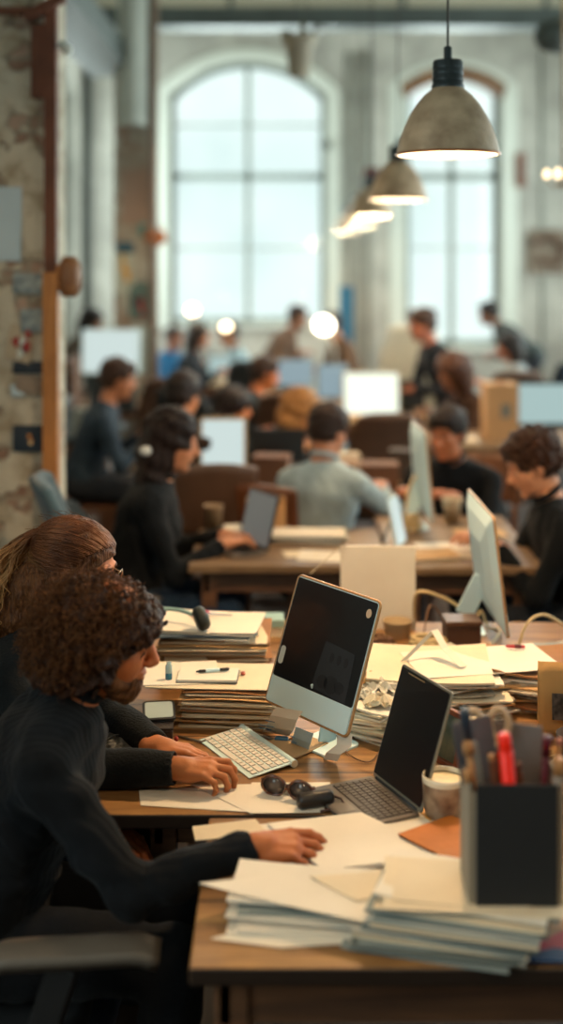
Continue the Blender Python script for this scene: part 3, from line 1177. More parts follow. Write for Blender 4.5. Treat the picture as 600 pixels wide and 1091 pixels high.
def curly_hair(root, C, M, sc, hm, J):
    s = SDF([q - .26 for q in C], [q + .26 for q in C], .004)
    P = lambda x, y, z: C + M @ (V(x, y, z) * sc)
    E = lambda c, r, k=.02, op='add': s.ell(P(*c), [q * sc for q in r], M, k * sc, op)
    E((-.036, 0, .012), (.124, .124, .106))
    E((.028, 0, .052), (.074, .092, .054), .03)
    E((-.066, 0, -.060), (.090, .104, .078), .03)
    E((.135, 0, -.060), (.085, .10, .105), .02, 'sub')
    E((.085, 0, -.12), (.095, .13, .11), .02, 'sub')
    E((.045, 0, -.155), (.075, .14, .075), .02, 'sub')
    for y in (-1, 1):
        E((.080, .10 * y, -.045), (.062, .07, .075), .015, 'sub')
    s.wobble(.007, 55, seed=8)
    link_mesh('hair', s.mesh('hair'), hm, root)
    rr = random.Random(5)
    mb = MB()
    n = 0
    while n < 3300:
        d = V(rr.gauss(0, 1), rr.gauss(0, 1), rr.gauss(0, 1)).normalized()
        if d.z < -.75 or (d.x > .42 and d.z < .30) or (d.x > .10 and d.z < .05 and d.x > .25 + d.z * .6) or (d.x > -.15 and d.z < -.42):
            continue
        e = (.130, .128, .108)
        p = V(-.036 + d.x * e[0] * .93, d.y * e[1] * .93, .010 + d.z * e[2] * .93)
        if d.x > .3 and d.z > 0:
            p.x -= .006
        if d.z < 0 and d.x < .2:
            p += V(-.02, 0, -.03) * (-d.z)
        ax = (d * .5 + V(rr.gauss(0, .5), rr.gauss(0, .5), rr.gauss(-.25, .45))).normalized()
        o1 = ax.orthogonal().normalized()
        o2 = ax.cross(o1)
        Lc = rr.uniform(.022, .048)
        rc = rr.uniform(.005, .0095)
        tw = rr.uniform(1.0, 1.9) * 2 * PI
        ph = rr.uniform(0, 6.28)
        pts = []
        for i in range(13):
            t = i / 12
            pts.append(P(*(p + ax * Lc * t + (o1 * math.cos(ph + tw * t) + o2 * math.sin(ph + tw * t)) * rc * (.5 + .5 * t))))
        mb.tube(pts, [.00135 * (1 - .5 * i / 12) for i in range(13)], 3, cap=False)
        n += 1
    mb.build('curls', MATS['curl_hair'], root, smooth=True)


def wavy_hair(root, C, M, sc, hm, J):
    s = SDF([C[0] - .42, C[1] - .25, C[2] - .5], [C[0] + .2, C[1] + .25, C[2] + .2], .005)
    P = lambda x, y, z: C + M @ (V(x, y, z) * sc)
    E = lambda c, r, k=.012, op='add': s.ell(P(*c), [q * sc for q in r], M, k * sc, op)
    E((-.022, 0, .037), (.110, .086, .095))
    E((-.070, 0, -.03), (.078, .084, .088), .03)
    B0 = P(-.10, 0, -.05)
    prev = B0
    for i in range(5):
        nx = prev + V(-.050 + .006 * i, 0, -.062)
        s.cap(prev, nx, .064, .060, k=.04)
        for y in (-1, 1):
            s.cap(prev + V(0, .04 * y, 0), nx + V(0, .055 * y, 0), .045, .042, k=.04)
        prev = nx
    s.wobble(.004, 45, seed=2, aniso=(1, 1, .4))
    E((.124, 0, -.045), (.096, .15, .116), .012, 'sub')
    E((.05, 0, -.05), (.05, .15, .06), .006, 'sub')
    E((.05, 0, -.14), (.11, .13, .11), .006, 'sub')
    link_mesh('hair', s.mesh('hair'), hm, root)
    rr = random.Random(11)
    mb = MB()
    for n in range(1900):
        phi = rr.uniform(-1.75, 1.75)
        g = rr.uniform(1.02, 1.085)
        a0 = R(rr.uniform(30, 42) + 19 * phi * phi) if rr.random() < .6 else R(rr.uniform(60 + 14 * abs(phi), 130))
        a1 = R(rr.uniform(150, 168))
        pts = []
        for i in range(9):
            al = a0 + (a1 - a0) * i / 8
            sg = math.sin(al)
            pts.append(P(-.026 + .110 * g * math.cos(al) + .006 * max(0, math.cos(al)), .087 * g * sg * math.sin(phi) + .002 * math.sin(i * 1.3 + n), .036 + .094 * g * sg * math.cos(phi)
                         - (.03 * max(0, abs(phi) - 1.2))))
        p = pts[-1].copy()
        L = rr.uniform(.20, .40)
        m = 15
        dy = rr.gauss(0, .055) + math.sin(phi) * .06
        dx = rr.uniform(-.36, -.12) * L / .4
        ph, fr, am = rr.uniform(0, 6.28), rr.uniform(2.2, 4.2), rr.uniform(.006, .015)
        for i in range(1, m + 1):
            t = i / m
            w = am * min(1, t * 2.5)
            pts.append(p + V(dx * (t ** .8) + w * math.cos(ph + fr * 6.28 * t), dy * t + w * math.sin(ph + fr * 6.28 * t), -L * t * (.55 + .45 * t)))
        mb.tube(pts, [.0016] * (len(pts) - 3) + [.0012, .0009, .0004], 3, cap=False)
    for n in range(60):   # fine flyaway hairs over the crown
        al, phi = rr.uniform(.7, 2.4), rr.uniform(-1.2, 1.2)
        q = P(-.026 + .112 * math.cos(al), .09 * math.sin(al) * math.sin(phi), .036 + .10 * math.sin(al) * math.cos(phi))
        d = V(rr.uniform(-.03, .02), rr.uniform(-.02, .02), rr.uniform(.0, .018))
        mb.tube([q, q + d * .5 + V(-.006, 0, .004), q + d + V(-.018, 0, 0)], .0006, 3, cap=False)
    mb.build('strands', MATS['strand_hair'], root, smooth=True)
# ================================================================= the people of the photo
mat('curl_hair', '#351e10', .65, col2='#6f482a', vscale=50, spec=.12)
ms_ = mat('strand_hair', '#3f2110', .45, col2='#6b3f20', vscale=14, spec=.3)
nt_ = ms_.node_tree
b_ = nt_.nodes['Principled BSDF']
tc_ = nt_.nodes.new('ShaderNodeTexCoord')
sx_ = nt_.nodes.new('ShaderNodeSeparateXYZ')
nt_.links.new(tc_.outputs['Object'], sx_.inputs[0])
ad_ = nt_.nodes.new('ShaderNodeMath')
ad_.operation = 'MULTIPLY_ADD'
ad_.inputs[1].default_value = .9
nt_.links.new(sx_.outputs['X'], ad_.inputs[0])
nt_.links.new(sx_.outputs['Z'], ad_.inputs[2])
mr_ = nt_.nodes.new('ShaderNodeMapRange')     # blonder towards the ends of the long hair
mr_.inputs['From Min'].default_value = 1.40
mr_.inputs['From Max'].default_value = 1.20
nt_.links.new(ad_.outputs[0], mr_.inputs['Value'])
mx_ = nt_.nodes.new('ShaderNodeMix')
mx_.data_type = 'RGBA'
mx_.inputs['B'].default_value = srgb('#b58a56')
old_ = b_.inputs['Base Color'].links[0].from_socket
nt_.links.new(old_, mx_.inputs['A'])
nt_.links.new(mr_.outputs[0], mx_.inputs['Factor'])
nt_.links.new(mx_.outputs['Result'], b_.inputs['Base Color'])


def ribbed(name, c1, c2, axis=0, n=230):
    m = cloth_mat(name, c1, c2)
    nt = m.node_tree
    b = nt.nodes['Principled BSDF']
    tc = nt.nodes.new('ShaderNodeTexCoord')
    wv = nt.nodes.new('ShaderNodeTexWave')
    wv.bands_direction = 'Y'
    wv.inputs['Scale'].default_value = n / 6.28 * .5
    wv.inputs['Distortion'].default_value = 1.2
    wv.inputs['Detail Scale'].default_value = 3
    nt.links.new(tc.outputs['Object'], wv.inputs['Vector'])
    bp = nt.nodes.new('ShaderNodeBump')
    bp.inputs['Strength'].default_value = .35
    bp.inputs['Distance'].default_value = .003
    nt.links.new(wv.outputs['Fac'], bp.inputs['Height'])
    nt.links.new(bp.outputs[0], b.inputs['Normal'])
    return m


# --- curly haired man, nearest
man, mi = person('person', (-.655, 2.60, 0), R(4), 'man with a big curly brown afro in a black ribbed sweater, nearest',
                 vox=.003, seat=.455, lean=24, head=(4, 15, 3), headoff=(.004, 0, -.026), cuffk=1.0, bulk=1.06,
                 world_hands=((-.42, 2.78, .66), (-.052, 2.428, .782)),
                 hand_dir=(((.8, -.3, -.2), (0, 0, 1)), ((1, .10, -.02), (.0, -.35, 1))),
                 elbow=((-.3, .5, -.8), (-.12, -.30, -.95)),
                 curls=(None, [(14, 22, 14), (20, 30, 20), (26, 38, 26), (30, 42, 30)]),
                 topmat=ribbed('black_rib_knit', '#07090c', '#0d1116'), bottom='#0b0d11', tone='#b5673a',
                 hairc=('#24120a', '#40210f'), hair_fn=curly_hair, category='person')
s = SDF([q - .2 for q in mi['hC']], [q + .2 for q in mi['hC']], .003)
Pm = lambda x, y, z: mi['hC'] + mi['Mh'] @ V(x, y, z)
s.ell(Pm(.040, 0, -.078), (.050, .054, .046), mi['Mh'])
s.ell(Pm(.070, 0, -.100), (.026, .028, .028), mi['Mh'])
for y in (-1, 1):
    s.cap(Pm(.008, .064 * y, -.02), Pm(.030, .052 * y, -.075), .014, .018)
s.ell(Pm(.098, 0, -.052), (.022, .021, .011), mi['Mh'], .008, 'sub')
s.ell(Pm(.075, 0, -.018), (.060, .050, .030), mi['Mh'], .01, 'sub')
s.wobble(.0018, 150, seed=4)
link_mesh('beard', s.mesh('beard'), MATS['curl_hair'], man)

# --- woman with long wavy hair behind him
wom, wi = person('person', (-.80, 3.16, 0), R(-12), 'woman with long wavy light brown hair and glasses typing on the white keyboard',
                 vox=.003, seat=.45, lean=23, head=(2, 12, 0), headoff=(.022, 0, -.004), female=True, bulk=.98,
                 world_hands=((-.290, 2.895, .792), (-.235, 2.785, .790)),
                 hand_dir=(((1, .06, -.04), (.0, .1, 1)), ((1, .05, .06), (0, -.25, 1))),
                 elbow=((-.2, .5, -.8), (-.25, -.5, -.7)),
                 curls=([(10, 20, 12), (12, 24, 14), (16, 28, 16), (22, 30, 18)], [(12, 48, 34), (16, 52, 36), (22, 54, 36), (28, 54, 36)]),
                 top='#0e1214', bottom='#121722', tone='#bd7546', hairc=('#3f2412', '#6b4526'), hair_fn=wavy_hair)
gl = MB()
Pw = lambda x, y, z: wi['hC'] + wi['Mh'] @ (V(x, y, z) * wi['sc'])
for y in (-1, 1):
    gl.tube([Pw(.104 - .35 * abs(.024 * math.cos(a)) * .3, .033 * y + .024 * math.cos(a), .002 + .019 * math.sin(a)) for a in
             [2 * PI * q / 20 for q in range(20)]], .0016, 6, closed=True)
    gl.tube([Pw(.100, .057 * y, .008), Pw(.05, .079 * y, .008), Pw(.0, .084 * y, .006), Pw(-.02, .084 * y, -.010)], .0016, 6)
gl.tube([Pw(.103, -.010, .006), Pw(.108, 0, .009), Pw(.103, .010, .006)], .0016, 6)
gl.build('glasses', mat('spectacle_metal', '#c8b8a0', .2, .9), wom, smooth=True)
# scalloped black lace at her right cuff
lc = MB()
a_, e_, w_ = wi['arms'][1]
dr = (w_ - e_).normalized()
Bl = basis(dr, (0, 0, 1))
cc = e_ + (w_ - e_) * .93
for i in range(16):
    an = 2 * PI * i / 16
    c = cc + Bl @ V(0, .034 * math.cos(an), .034 * math.sin(an))
    t1 = Bl @ V(0, -math.sin(an), math.cos(an))
    lc.tube([c + (dr * math.cos(q) + t1 * math.sin(q)) * .0075 for q in [2 * PI * k / 10 for k in range(10)]], .0028, 5, closed=True)
lc.build('lace_cuff', mat('black_lace', '#0c0d0f', .8), wom, smooth=True)

# --- second row
loc, kw = at_head(186, 470, 5.05, R(2), 16)
pc, pci = person('person', loc, R(2), 'woman with long dark hair in a black sweater working at the open grey laptop', vox=.008, head=(0, 14, 0),
                 female=True, top='#0c1014', bottom='#1b2c40', tone='#c08462', hair='long', hairc=('#150e0c', '#2b1a14'),
                 world_hands=((-.24, 5.18, .78), (-.235, 5.02, .785)), elbow=((-.2, .4, -.8), (-.5, -.4, -.8)), **kw)
hc_ = MB().lathe([(0, -.02), (.018, -.016), (.026, 0), (.018, .016), (0, .02)], seg=16)
hc_.build('hair_clip', mat('white_clip', '#c9ccc8', .5), pc, smooth=True, loc=pci['hC'] + V(-.11, -.125, -.02))
loc, kw = at_head(351, 459, 6.0, R(62), 10)
person('person', loc, R(62), 'man seen from behind in a pale grey shirt with short dark brown hair', vox=.008, head=(-14, 20, 0), bulk=1.08,
       top='#9fb3bc', bottom='#2c3038', tone='#bd7d5a', hairc=('#1d120d', '#3a2418'),
       hands=((.40, .10, .80), (.42, -.16, .80)), elbow=((-.3, .6, -.5), (-.3, -.7, -.5)), **kw)
loc, kw = at_head(476, 462, 6.1, R(-118), 22)
person('person', loc, R(-118), 'dark haired man in black bent over the table beside the white paper cup', vox=.008, head=(-4, 8, 0), bulk=1.1,
       top='#0e1115', bottom='#20242c', tone='#b9714b', hairc=('#17100d', '#2c1c15'),
       hands=((.42, .10, .80), (.42, -.16, .80)), **kw)
loc, kw = at_head(566, 494, 4.95, R(182), 22)
person('person', loc, R(182), 'man in profile in a black sweater reading papers at the table end', vox=.007, head=(4, 24, 0), bulk=1.08,
       top='#0d1013', bottom='#1d2128', tone='#c98d6a', hair='messy', hairc=('#22140d', '#4a2c1b'),
       hands=((.40, .02, .79), (.42, -.16, .79)), elbow=((-.2, .5, -.8), (-.3, -.5, -.8)), **kw)

# --- deeper rows
far = [
    # px, py, Y, yaw, lean, standing, top, hair colour, hair style, female, tone, label
    (127, 404, 7.6, 8, 20, 0, '#2c3b49', ('#2b1b12', '#4a2f20'), 'short', 0, '#b87855', 'man in a dark blue shirt leaning right, left of the dark haired woman'),
    (196, 421, 6.72, 60, 10, 0, '#3a2c24', ('#160f0c', '#2e1d15'), 'short', 0, '#b87850', 'dark haired person in brown directly behind the long haired woman in black'),
    (250, 434, 7.7, 5, 18, 0, '#33261f', ('#1a110d', '#2d1c14'), 'bob', 1, '#c9743f', 'person with a dark bob and warm lit face above the framed pale screen'),
    (322, 437, 7.15, -10, 42, 0, '#1c2b33', ('#8a5c30', '#b98650'), 'bob', 1, '#c48a5c', 'blond person in dark teal bending forward behind the man in grey'),
    (186, 360, 13.3, -40, 12, 0, '#2d6c9c', ('#3c2a20', '#4e382a'), 'short', 0, '#a5705a', 'person in a bright blue top by the left end of the big window'),
    (213, 358, 12.2, -10, 14, 0, '#1a222b', ('#1c1614', '#30241e'), 'bob', 1, '#94654f', 'person in a dark top right beside the one in bright blue'),
    (243, 356, 13.0, 190, 18, 0, '#8fabb8', ('#2a1e18', '#3e2d22'), 'short', 0, '#a5745a', 'person in a pale blue top below the big window'),
    (318, 338, 13.2, -20, 35, 1, '#6b5444', ('#2c1e16', '#443024'), 'short', 0, '#9a6d55', 'standing person in brown just left of the bright oval lamp'),
    (352, 346, 12.4, 200, 25, 0, '#5f4a3a', ('#33241a', '#4a3526'), 'short', 0, '#a57558', 'person in brown just right of the bright oval lamp'),
    (449, 346, 9.6, 195, 24, 1, '#171d26', ('#2a1c15', '#4a3122'), 'short', 0, '#9c5f48', 'standing person in near black leaning left below the arched window'),
    (520, 334, 13.0, 170, 48, 1, '#28302f', ('#14110f', '#221b18'), 'short', 0, '#8a6350', 'standing figure bending down in front of the arched window'),
    (541, 369, 11.0, 176, 14, 0, '#868d8e', ('#171210', '#2a1f1a'), 'bob', 1, '#a8694f', 'person with black hair in a grey top facing left near the right wall'),
    (482, 397, 8.9, 205, 28, 0, '#3d2b22', ('#3a2216', '#5c3824'), 'big', 1, '#a06a4c', 'person with big brown hair behind the dark haired man in black'),
    (436, 378, 10.7, 20, 40, 0, '#6b4c38', ('#2e1d14', '#4f3322'), 'bob', 1, '#a5745a', 'brown haired person bending beside the standing one in near black'),
    (99, 343, 11.6, -20, 30, 1, '#4a4239', ('#15100e', '#261c18'), 'bob', 1, '#92694f', 'person with a dark head behind the white board on the left'),
    (283, 398, 9.2, 10, 22, 0, '#2b3336', ('#2a1c14', '#40291c'), 'short', 0, '#b5683c', 'person in dark grey under the oval lamp facing right'),
]
for i, (px, py, Y, yw, ln, stand, topc, hcx, hs_, fem, tone, lab) in enumerate(far):
    loc, kw = at_head(px, py, Y, R(yw), ln, bool(stand))
    person('person', loc, R(yw), lab, vox=.013, head=(0, 12, 0), female=bool(fem), top=topc, bottom='#262a31', tone=tone, hair=hs_, hairc=hcx,
           hands=((.40, .13, .84 if not stand else .95), (.42, -.13, .84 if not stand else .95)), eyes=Y < 9, collar=False, **kw)
# ================================================================= pendant lamps
M_enam = mat('worn_grey_enamel', '#9a846a', .55, .05, col2='#c6b093', vscale=14, bump=.25, bscale=60, detail=9)
M_enin = mat('white_enamel_inside', '#f0e6d2', .5)
M_cap = mat('dark_socket_metal', '#3c464a', .45, .6, var=.25, vscale=20, bump=.15)
M_rim = mat('copper_rim', '#a86b42', .4, .6)
M_bulb = mat('lit_bulb', '#fff0d0', .4, emit=(1.0, .84, .60, 1), estr=30)
M_cord = mat('lamp_cord', '#35322e', .6)


def pendant(loc, label, energy, ceil=CEIL):
    o = empty('pendant_lamp', loc, 0, label, 'lamp', 'row of grey pendant lamps')
    prof = [(.150, 0), (.149, .004), (.147, .016), (.140, .045), (.128, .078), (.112, .112), (.092, .145), (.070, .172), (.048, .19), (.046, .196)]
    s = MB().lathe(prof + [(.040, .194)] + [(r - .004, z - .002) for r, z in prof[::-1][2:]] + [(.146, 0)] + [(.150, 0)], seg=64)
    s.build('lamp_shade', M_enam, o, smooth=True)
    MB().lathe([(r - .0055, z - .001) for r, z in prof[:-1]] + [(0, .186)], seg=64).build('inner_shade', M_enin, o, smooth=True)
    MB().lathe([(.1515, -.002), (.153, .001), (.1515, .005), (.147, .004), (.147, -.001), (.1515, -.002)], seg=64).build('shade_rim', M_rim, o, smooth=True)
    MB().lathe([(0, .188), (.046, .188), (.0475, .195), (.0475, .2), (.044, .204), (.044, .268), (.040, .274), (.014, .276), (.012, .282), (.012, .312),
                (.007, .316), (0, .316)], seg=36).build('socket', M_cap, o, smooth=True)
    m_ = MB()
    for a in range(3):
        m_.lathe([(.0455, .215 + a * .018), (.046, .217 + a * .018), (.0455, .219 + a * .018)], seg=36)
    m_.build('socket_ring', M_cap, o, smooth=True)
    MB().tube([(0, 0, .31), (0.002, 0, 1.2), (0, 0, ceil - loc[2])], .0035, 8).build('cord', M_cord, o, smooth=True)
    MB().lathe([(0, .012), (.022, .018), (.036, .04), (.038, .062), (.028, .092), (.016, .12), (.014, .19), (0, .19)], seg=28).build('bulb', M_bulb, o, smooth=True)
    l = bpy.data.lights.new('pendant_and_fill_light', 'SPOT')
    l.energy = energy
    l.color = (1.0, .62, .31)
    l.spot_size = R(150)
    l.spot_blend = .5
    l.shadow_soft_size = .05
    lo = bpy.data.objects.new('pendant_and_fill_light', l)
    lo.location = (loc[0], loc[1], loc[2] + .01)
    COL.objects.link(lo)
    l = bpy.data.lights.new('shade_light', 'POINT')
    l.energy = 5 if loc[1] < 7 else 30
    l.color = (1.0, .82, .56)
    l.shadow_soft_size = .03
    l.specular_factor = 0
    l2 = bpy.data.objects.new('shade_light', l)
    l2.location = (loc[0], loc[1], loc[2] + .0)
    COL.objects.link(l2)
    return o


LP = [((.484, 3.55, 2.256), 'nearest and largest grey pendant lamp, upper right', 105),
      ((.59, 6.19, 2.256), 'second grey pendant lamp, right behind the nearest one', 60),
      ((.62, 8.5, 2.256), 'third glowing pendant lamp in the row', 60),
      ((.69, 10.8, 2.256), 'fourth glowing pendant lamp in the row', 60),
      ((.74, 13.9, 2.27), 'last and smallest glowing pendant lamp of the row', 50)]
for a in LP:
    pendant(*a)
# next pendant of the row, unseen; the other spots are added fill, no lamps
for x, y, e in ((.42, 1.25, 40), (-1.2, 6.6, 45), (-1.1, 9.4, 45), (2.6, 5.2, 60), (2.6, 8.8, 60), (2.4, 12, 50), (-.4, 11, 40), (-1.5, 3.3, 30)):  # last spot added to brighten the plaster pier
    l = bpy.data.lights.new('pendant_and_fill_light', 'SPOT')
    l.energy = e
    l.color = (1.0, .70, .42)
    l.spot_size = R(150)
    l.spot_blend = .5
    l.shadow_soft_size = .15
    lo = bpy.data.objects.new('pendant_and_fill_light', l)
    lo.location = (x, y, 3.2 if y > 3 else 2.6)
    COL.objects.link(lo)

# hanging plant pot and small items near the ceiling
hp = empty('hanging_pot', at(319, 82, 8.0), 0, 'grey tapered pot hanging from the ceiling before the big arched window', 'plant pot')
M_pot = mat('grey_pot', '#a59d8c', .8, var=.1, bump=.3)
MB().lathe([(0, 0), (.062, 0), (.07, .02), (.088, .2), (.115, .225), (.122, .262), (.112, .27), (.1, .25), (.08, .22), (0, .21)], seg=32).build('pot', M_pot, hp, smooth=True)
t = MB()
for a in (0, 2.1, 4.2):
    t.tube([(.11 * math.cos(a), .11 * math.sin(a), .26), (.01 * math.cos(a), .01 * math.sin(a), .62)], .004, 6)
t.tube([(0, 0, .6), (0, 0, CEIL - hp.location.z)], .005, 6)
t.build('hanging_cord', M_cord, hp, smooth=True)
l1 = MB()
for a in range(6):
    an = a * 2.4
    r = .05 + .05 * (a % 3)
    l1.tube([(0.03 * math.cos(an), .03 * math.sin(an), .22), (r * math.cos(an), r * math.sin(an), .30 + .02 * (a % 4)), (1.5 * r * math.cos(an), 1.5 * r * math.sin(an), .29)],
            [.006, .012, .002], 5)
l1.build('leaves', mat('dry_leaf', '#5d5a45', .8), hp, smooth=True)
so = empty('wall_socket_lamp', (at(346, 155, 15.4).x, BACK - .02, at(346, 155, 15.4).z), 0, 'small grey wall fitting between the two arched windows', 'wall fitting')
MB().lathe([(0, 0), (.055, 0), (.06, .03), (.045, .12), (.075, .2), (0, .2)], seg=20, M=Euler((R(90), 0, 0)).to_matrix()).build('fitting_body', mat('fitting_grey', '#6b6f68', .6), so, smooth=True)
bx = empty('switch_box', (at(556, 181, 15.4).x, BACK - .001, at(556, 181, 15.4).z), 0, 'small brown box mounted on the wall right of the arched window', 'box')
MB().box((0, -.05, 0), (.10, .1, .42)).build('housing', mat('brown_box', '#7a4c38', .7), bx, bevel=.01)
MB().box((0, -.105, .0), (.07, .012, .3)).build('cover', mat('brown_cover', '#5e3a2c', .6), bx, bevel=.004)
dx = empty('red_sign_board', at(396, 193, 10.2), 0, 'small rusty red plate hanging behind the second pendant lamp', 'sign')
MB().box((0, 0, 0), (.13, .02, .22)).build('plate', mat('rusty_plate', '#6a3228', .7), dx, bevel=.004)
MB().tube([(0, 0, .11), (0, 0, CEIL - dx.location.z)], .004, 6).build('hanging_wire', M_cord, dx)
# dark duct elbow and string of bulbs at the right edge
du = empty('air_duct', at(596, 38, 9.0), 0, 'dark round duct mouth at the top right edge', 'duct')
MB().lathe([(0, .5), (.11, .5), (.12, .02), (.135, 0), (.125, -.01), (.10, .02), (.09, .45), (0, .45)], seg=28, M=Euler((R(100), 0, R(-20))).to_matrix()).build('duct_pipe', M_steel, du, smooth=True)
MB().tube([(0, -.3, .1), (0, -.3, CEIL - du.location.z)], .01, 8).build('duct_hanger', M_steel, du)
ch = empty('brass_chandelier', at(600, 190, 6.5), 0, 'small brass lamp with warm bulbs cut off by the right edge', 'lamp')
m_ = MB()
m_.tube([(0, 0, -.05), (0, 0, CEIL - ch.location.z)], .006, 8)
for k in range(5):
    a = k * 1.257 + .4
    m_.tube([(0, 0, -.02), (.05 * math.cos(a), .05 * math.sin(a), -.05), (.085 * math.cos(a), .085 * math.sin(a), .0)], .005, 6)
m_.build('brass_frame', mat('brass', '#8a6a3a', .35, .8), ch, smooth=True)
for k in range(5):
    a = k * 1.257 + .4
    MB().lathe([(0, 0), (.012, .004), (.018, .022), (.012, .042), (0, .05)], (.085 * math.cos(a), .085 * math.sin(a), .0), 14).build('bulb', mat('small_bulb', '#ffe2b0', .4, emit=(1, .78, .48, 1), estr=3), ch, smooth=True)
# round brown bracket blur at the right edge of the far wall
fx = empty('wall_bracket', (at(585, 268, 15.4).x, BACK - .01, at(585, 268, 15.4).z), 0, 'brown metal bracket fixed to the far wall near the right edge', 'bracket')
MB().box((0, -.03, .0), (.5, .06, .55)).build('backboard', mat('bracket_board', '#7b6d5e', .8), fx, bevel=.01)
MB().tube([(-.2, -.1, .1), (0, -.22, .22), (.2, -.1, .05), (.1, -.12, -.15), (-.15, -.1, -.1)], .05, 12).build('bent_pipe', mat('bracket_brown', '#5b4536', .7), fx, smooth=True)
# ================================================================= desks and chairs
M_desk = wood('worn_desk_wood', '#684526', '#ba8c55', '#946b3f', rough=.42, axis='X', scale=.9, planks=.11)
M_desk_side = wood('desk_underframe', '#4a3020', '#7a5234', rough=.6, axis='X', scale=1)
M_desk2 = wood('desk_wood_dull', '#664d34', '#917454', rough=.5, axis='X', scale=.9)
M_dark = mat('black_plastic', '#141516', .5, bump=.05, bscale=300)


def table(loc, w, d, label, h=.74, th=.032, leg=.06, m=None, inset=.04, group=None, name='desk', apron=True):
    """loc = front left corner on the floor"""
    o = empty(name, loc, 0, label, 'desk', group)
    m = m or M_desk
    MB().box((w / 2, d / 2, h - th / 2), (w, d, th)).build('top', m, o, bevel=.005)
    if apron:
        a = MB()
        a.box((w / 2, inset + .02, h - th - .045), (w - 2 * inset, .022, .09)).box((w / 2, d - inset - .02, h - th - .045), (w - 2 * inset, .022, .09))
        a.box((inset + .02, d / 2, h - th - .045), (.022, d - 2 * inset, .09)).box((w - inset - .02, d / 2, h - th - .045), (.022, d - 2 * inset, .09))
        a.build('apron', M_desk_side, o, bevel=.002)
    for x in (inset + leg / 2, w - inset - leg / 2):
        for y in (inset + leg / 2, d - inset - leg / 2):
            MB().box((x, y, (h - th) / 2), (leg, leg, h - th)).build('leg', M_desk_side, o, bevel=.004)
    return o


table((-.158, 2.083, 0), 1.66, .565, 'nearest worn wooden desk covered in loose paper, under the pen box')
table((-.42, 2.66, 0), 2.1, 1.42, 'long worn wooden desk carrying the screens and tall paper stacks', inset=.12)
table((-.37, 4.83, 0), .80, .66, 'wooden desk in the second row under the open grey laptop', m=M_desk2, inset=.05)
table((.44, 4.80, 0), .60, .98, 'wooden desk in the second row where the profile man reads', m=M_desk2, inset=.05)
table((-.42, 6.22, 0), 1.15, .75, 'desk before the man in pale grey, carrying the framed pale screen', m=M_desk2)
table((.2, 9.05, 0), 1.1, .8, 'wooden desk under the bright white glowing monitor', m=M_desk2, th=.05)
table((.98, 7.9, 0), 1.5, .8, 'desk at the right edge under the black framed monitor', m=M_desk2)
table((-.86, 12.0, 0), .72, .5, 'small pale desk before the big arched window', m=mat('pale_desk_top', '#b9a98c', .5))
table((-2.2, 8.3, 0), 1.05, .8, 'dark desk on the left behind the timber post', m=mat('dark_desk_top', '#1f2f33', .5))
table((-2.0, 10.2, 0), 1.0, .7, 'desk holding the white board beside the column', m=M_desk2)
table((1.05, 10.6, 0), .75, .7, 'desk of the black haired person near the right wall', m=M_desk2)
table((-.25, 10.4, 0), 1.1, .7, 'cluttered desk in the middle of the room under the oval lamp', m=M_desk2)


def wheel_base(o, m=None, r=.28):
    m = m or M_dark
    b = MB()
    for k in range(5):
        a = k * 2 * PI / 5 + .3
        b.tube([(0, 0, .085), (r * .6 * math.cos(a), r * .6 * math.sin(a), .085), (r * math.cos(a), r * math.sin(a), .07)], [.026, .02, .016], 8)
    b.lathe([(0, .05), (.035, .06), (.032, .13), (.022, .14), (.022, .40), (0, .40)], seg=16)
    bo = b.build('base', m, o, smooth=True)
    for k in range(5):
        a = k * 2 * PI / 5 + .3
        c = MB()
        M_ = Matrix.Rotation(R(90), 3, 'X')
        for y in (-.014, .014):
            c.lathe([(0, -.008), (.022, -.008), (.025, 0), (.022, .008), (0, .008)], (r * math.cos(a), r * math.sin(a) + y, .0265), 14, M_)
        c.box((r * math.cos(a), r * math.sin(a), .055), (.02, .02, .03))
        c.build('caster', m, o, smooth=False)


def rounded(w, h, r, n=6):
    out = []
    for cx_, cy_, a0 in ((w / 2 - r, h / 2 - r, 0), (-w / 2 + r, h / 2 - r, 90), (-w / 2 + r, -h / 2 + r, 180), (w / 2 - r, -h / 2 + r, 270)):
        for k in range(n + 1):
            a = R(a0 + 90 * k / n)
            out.append((cx_ + r * math.cos(a), cy_ + r * math.sin(a)))
    return out


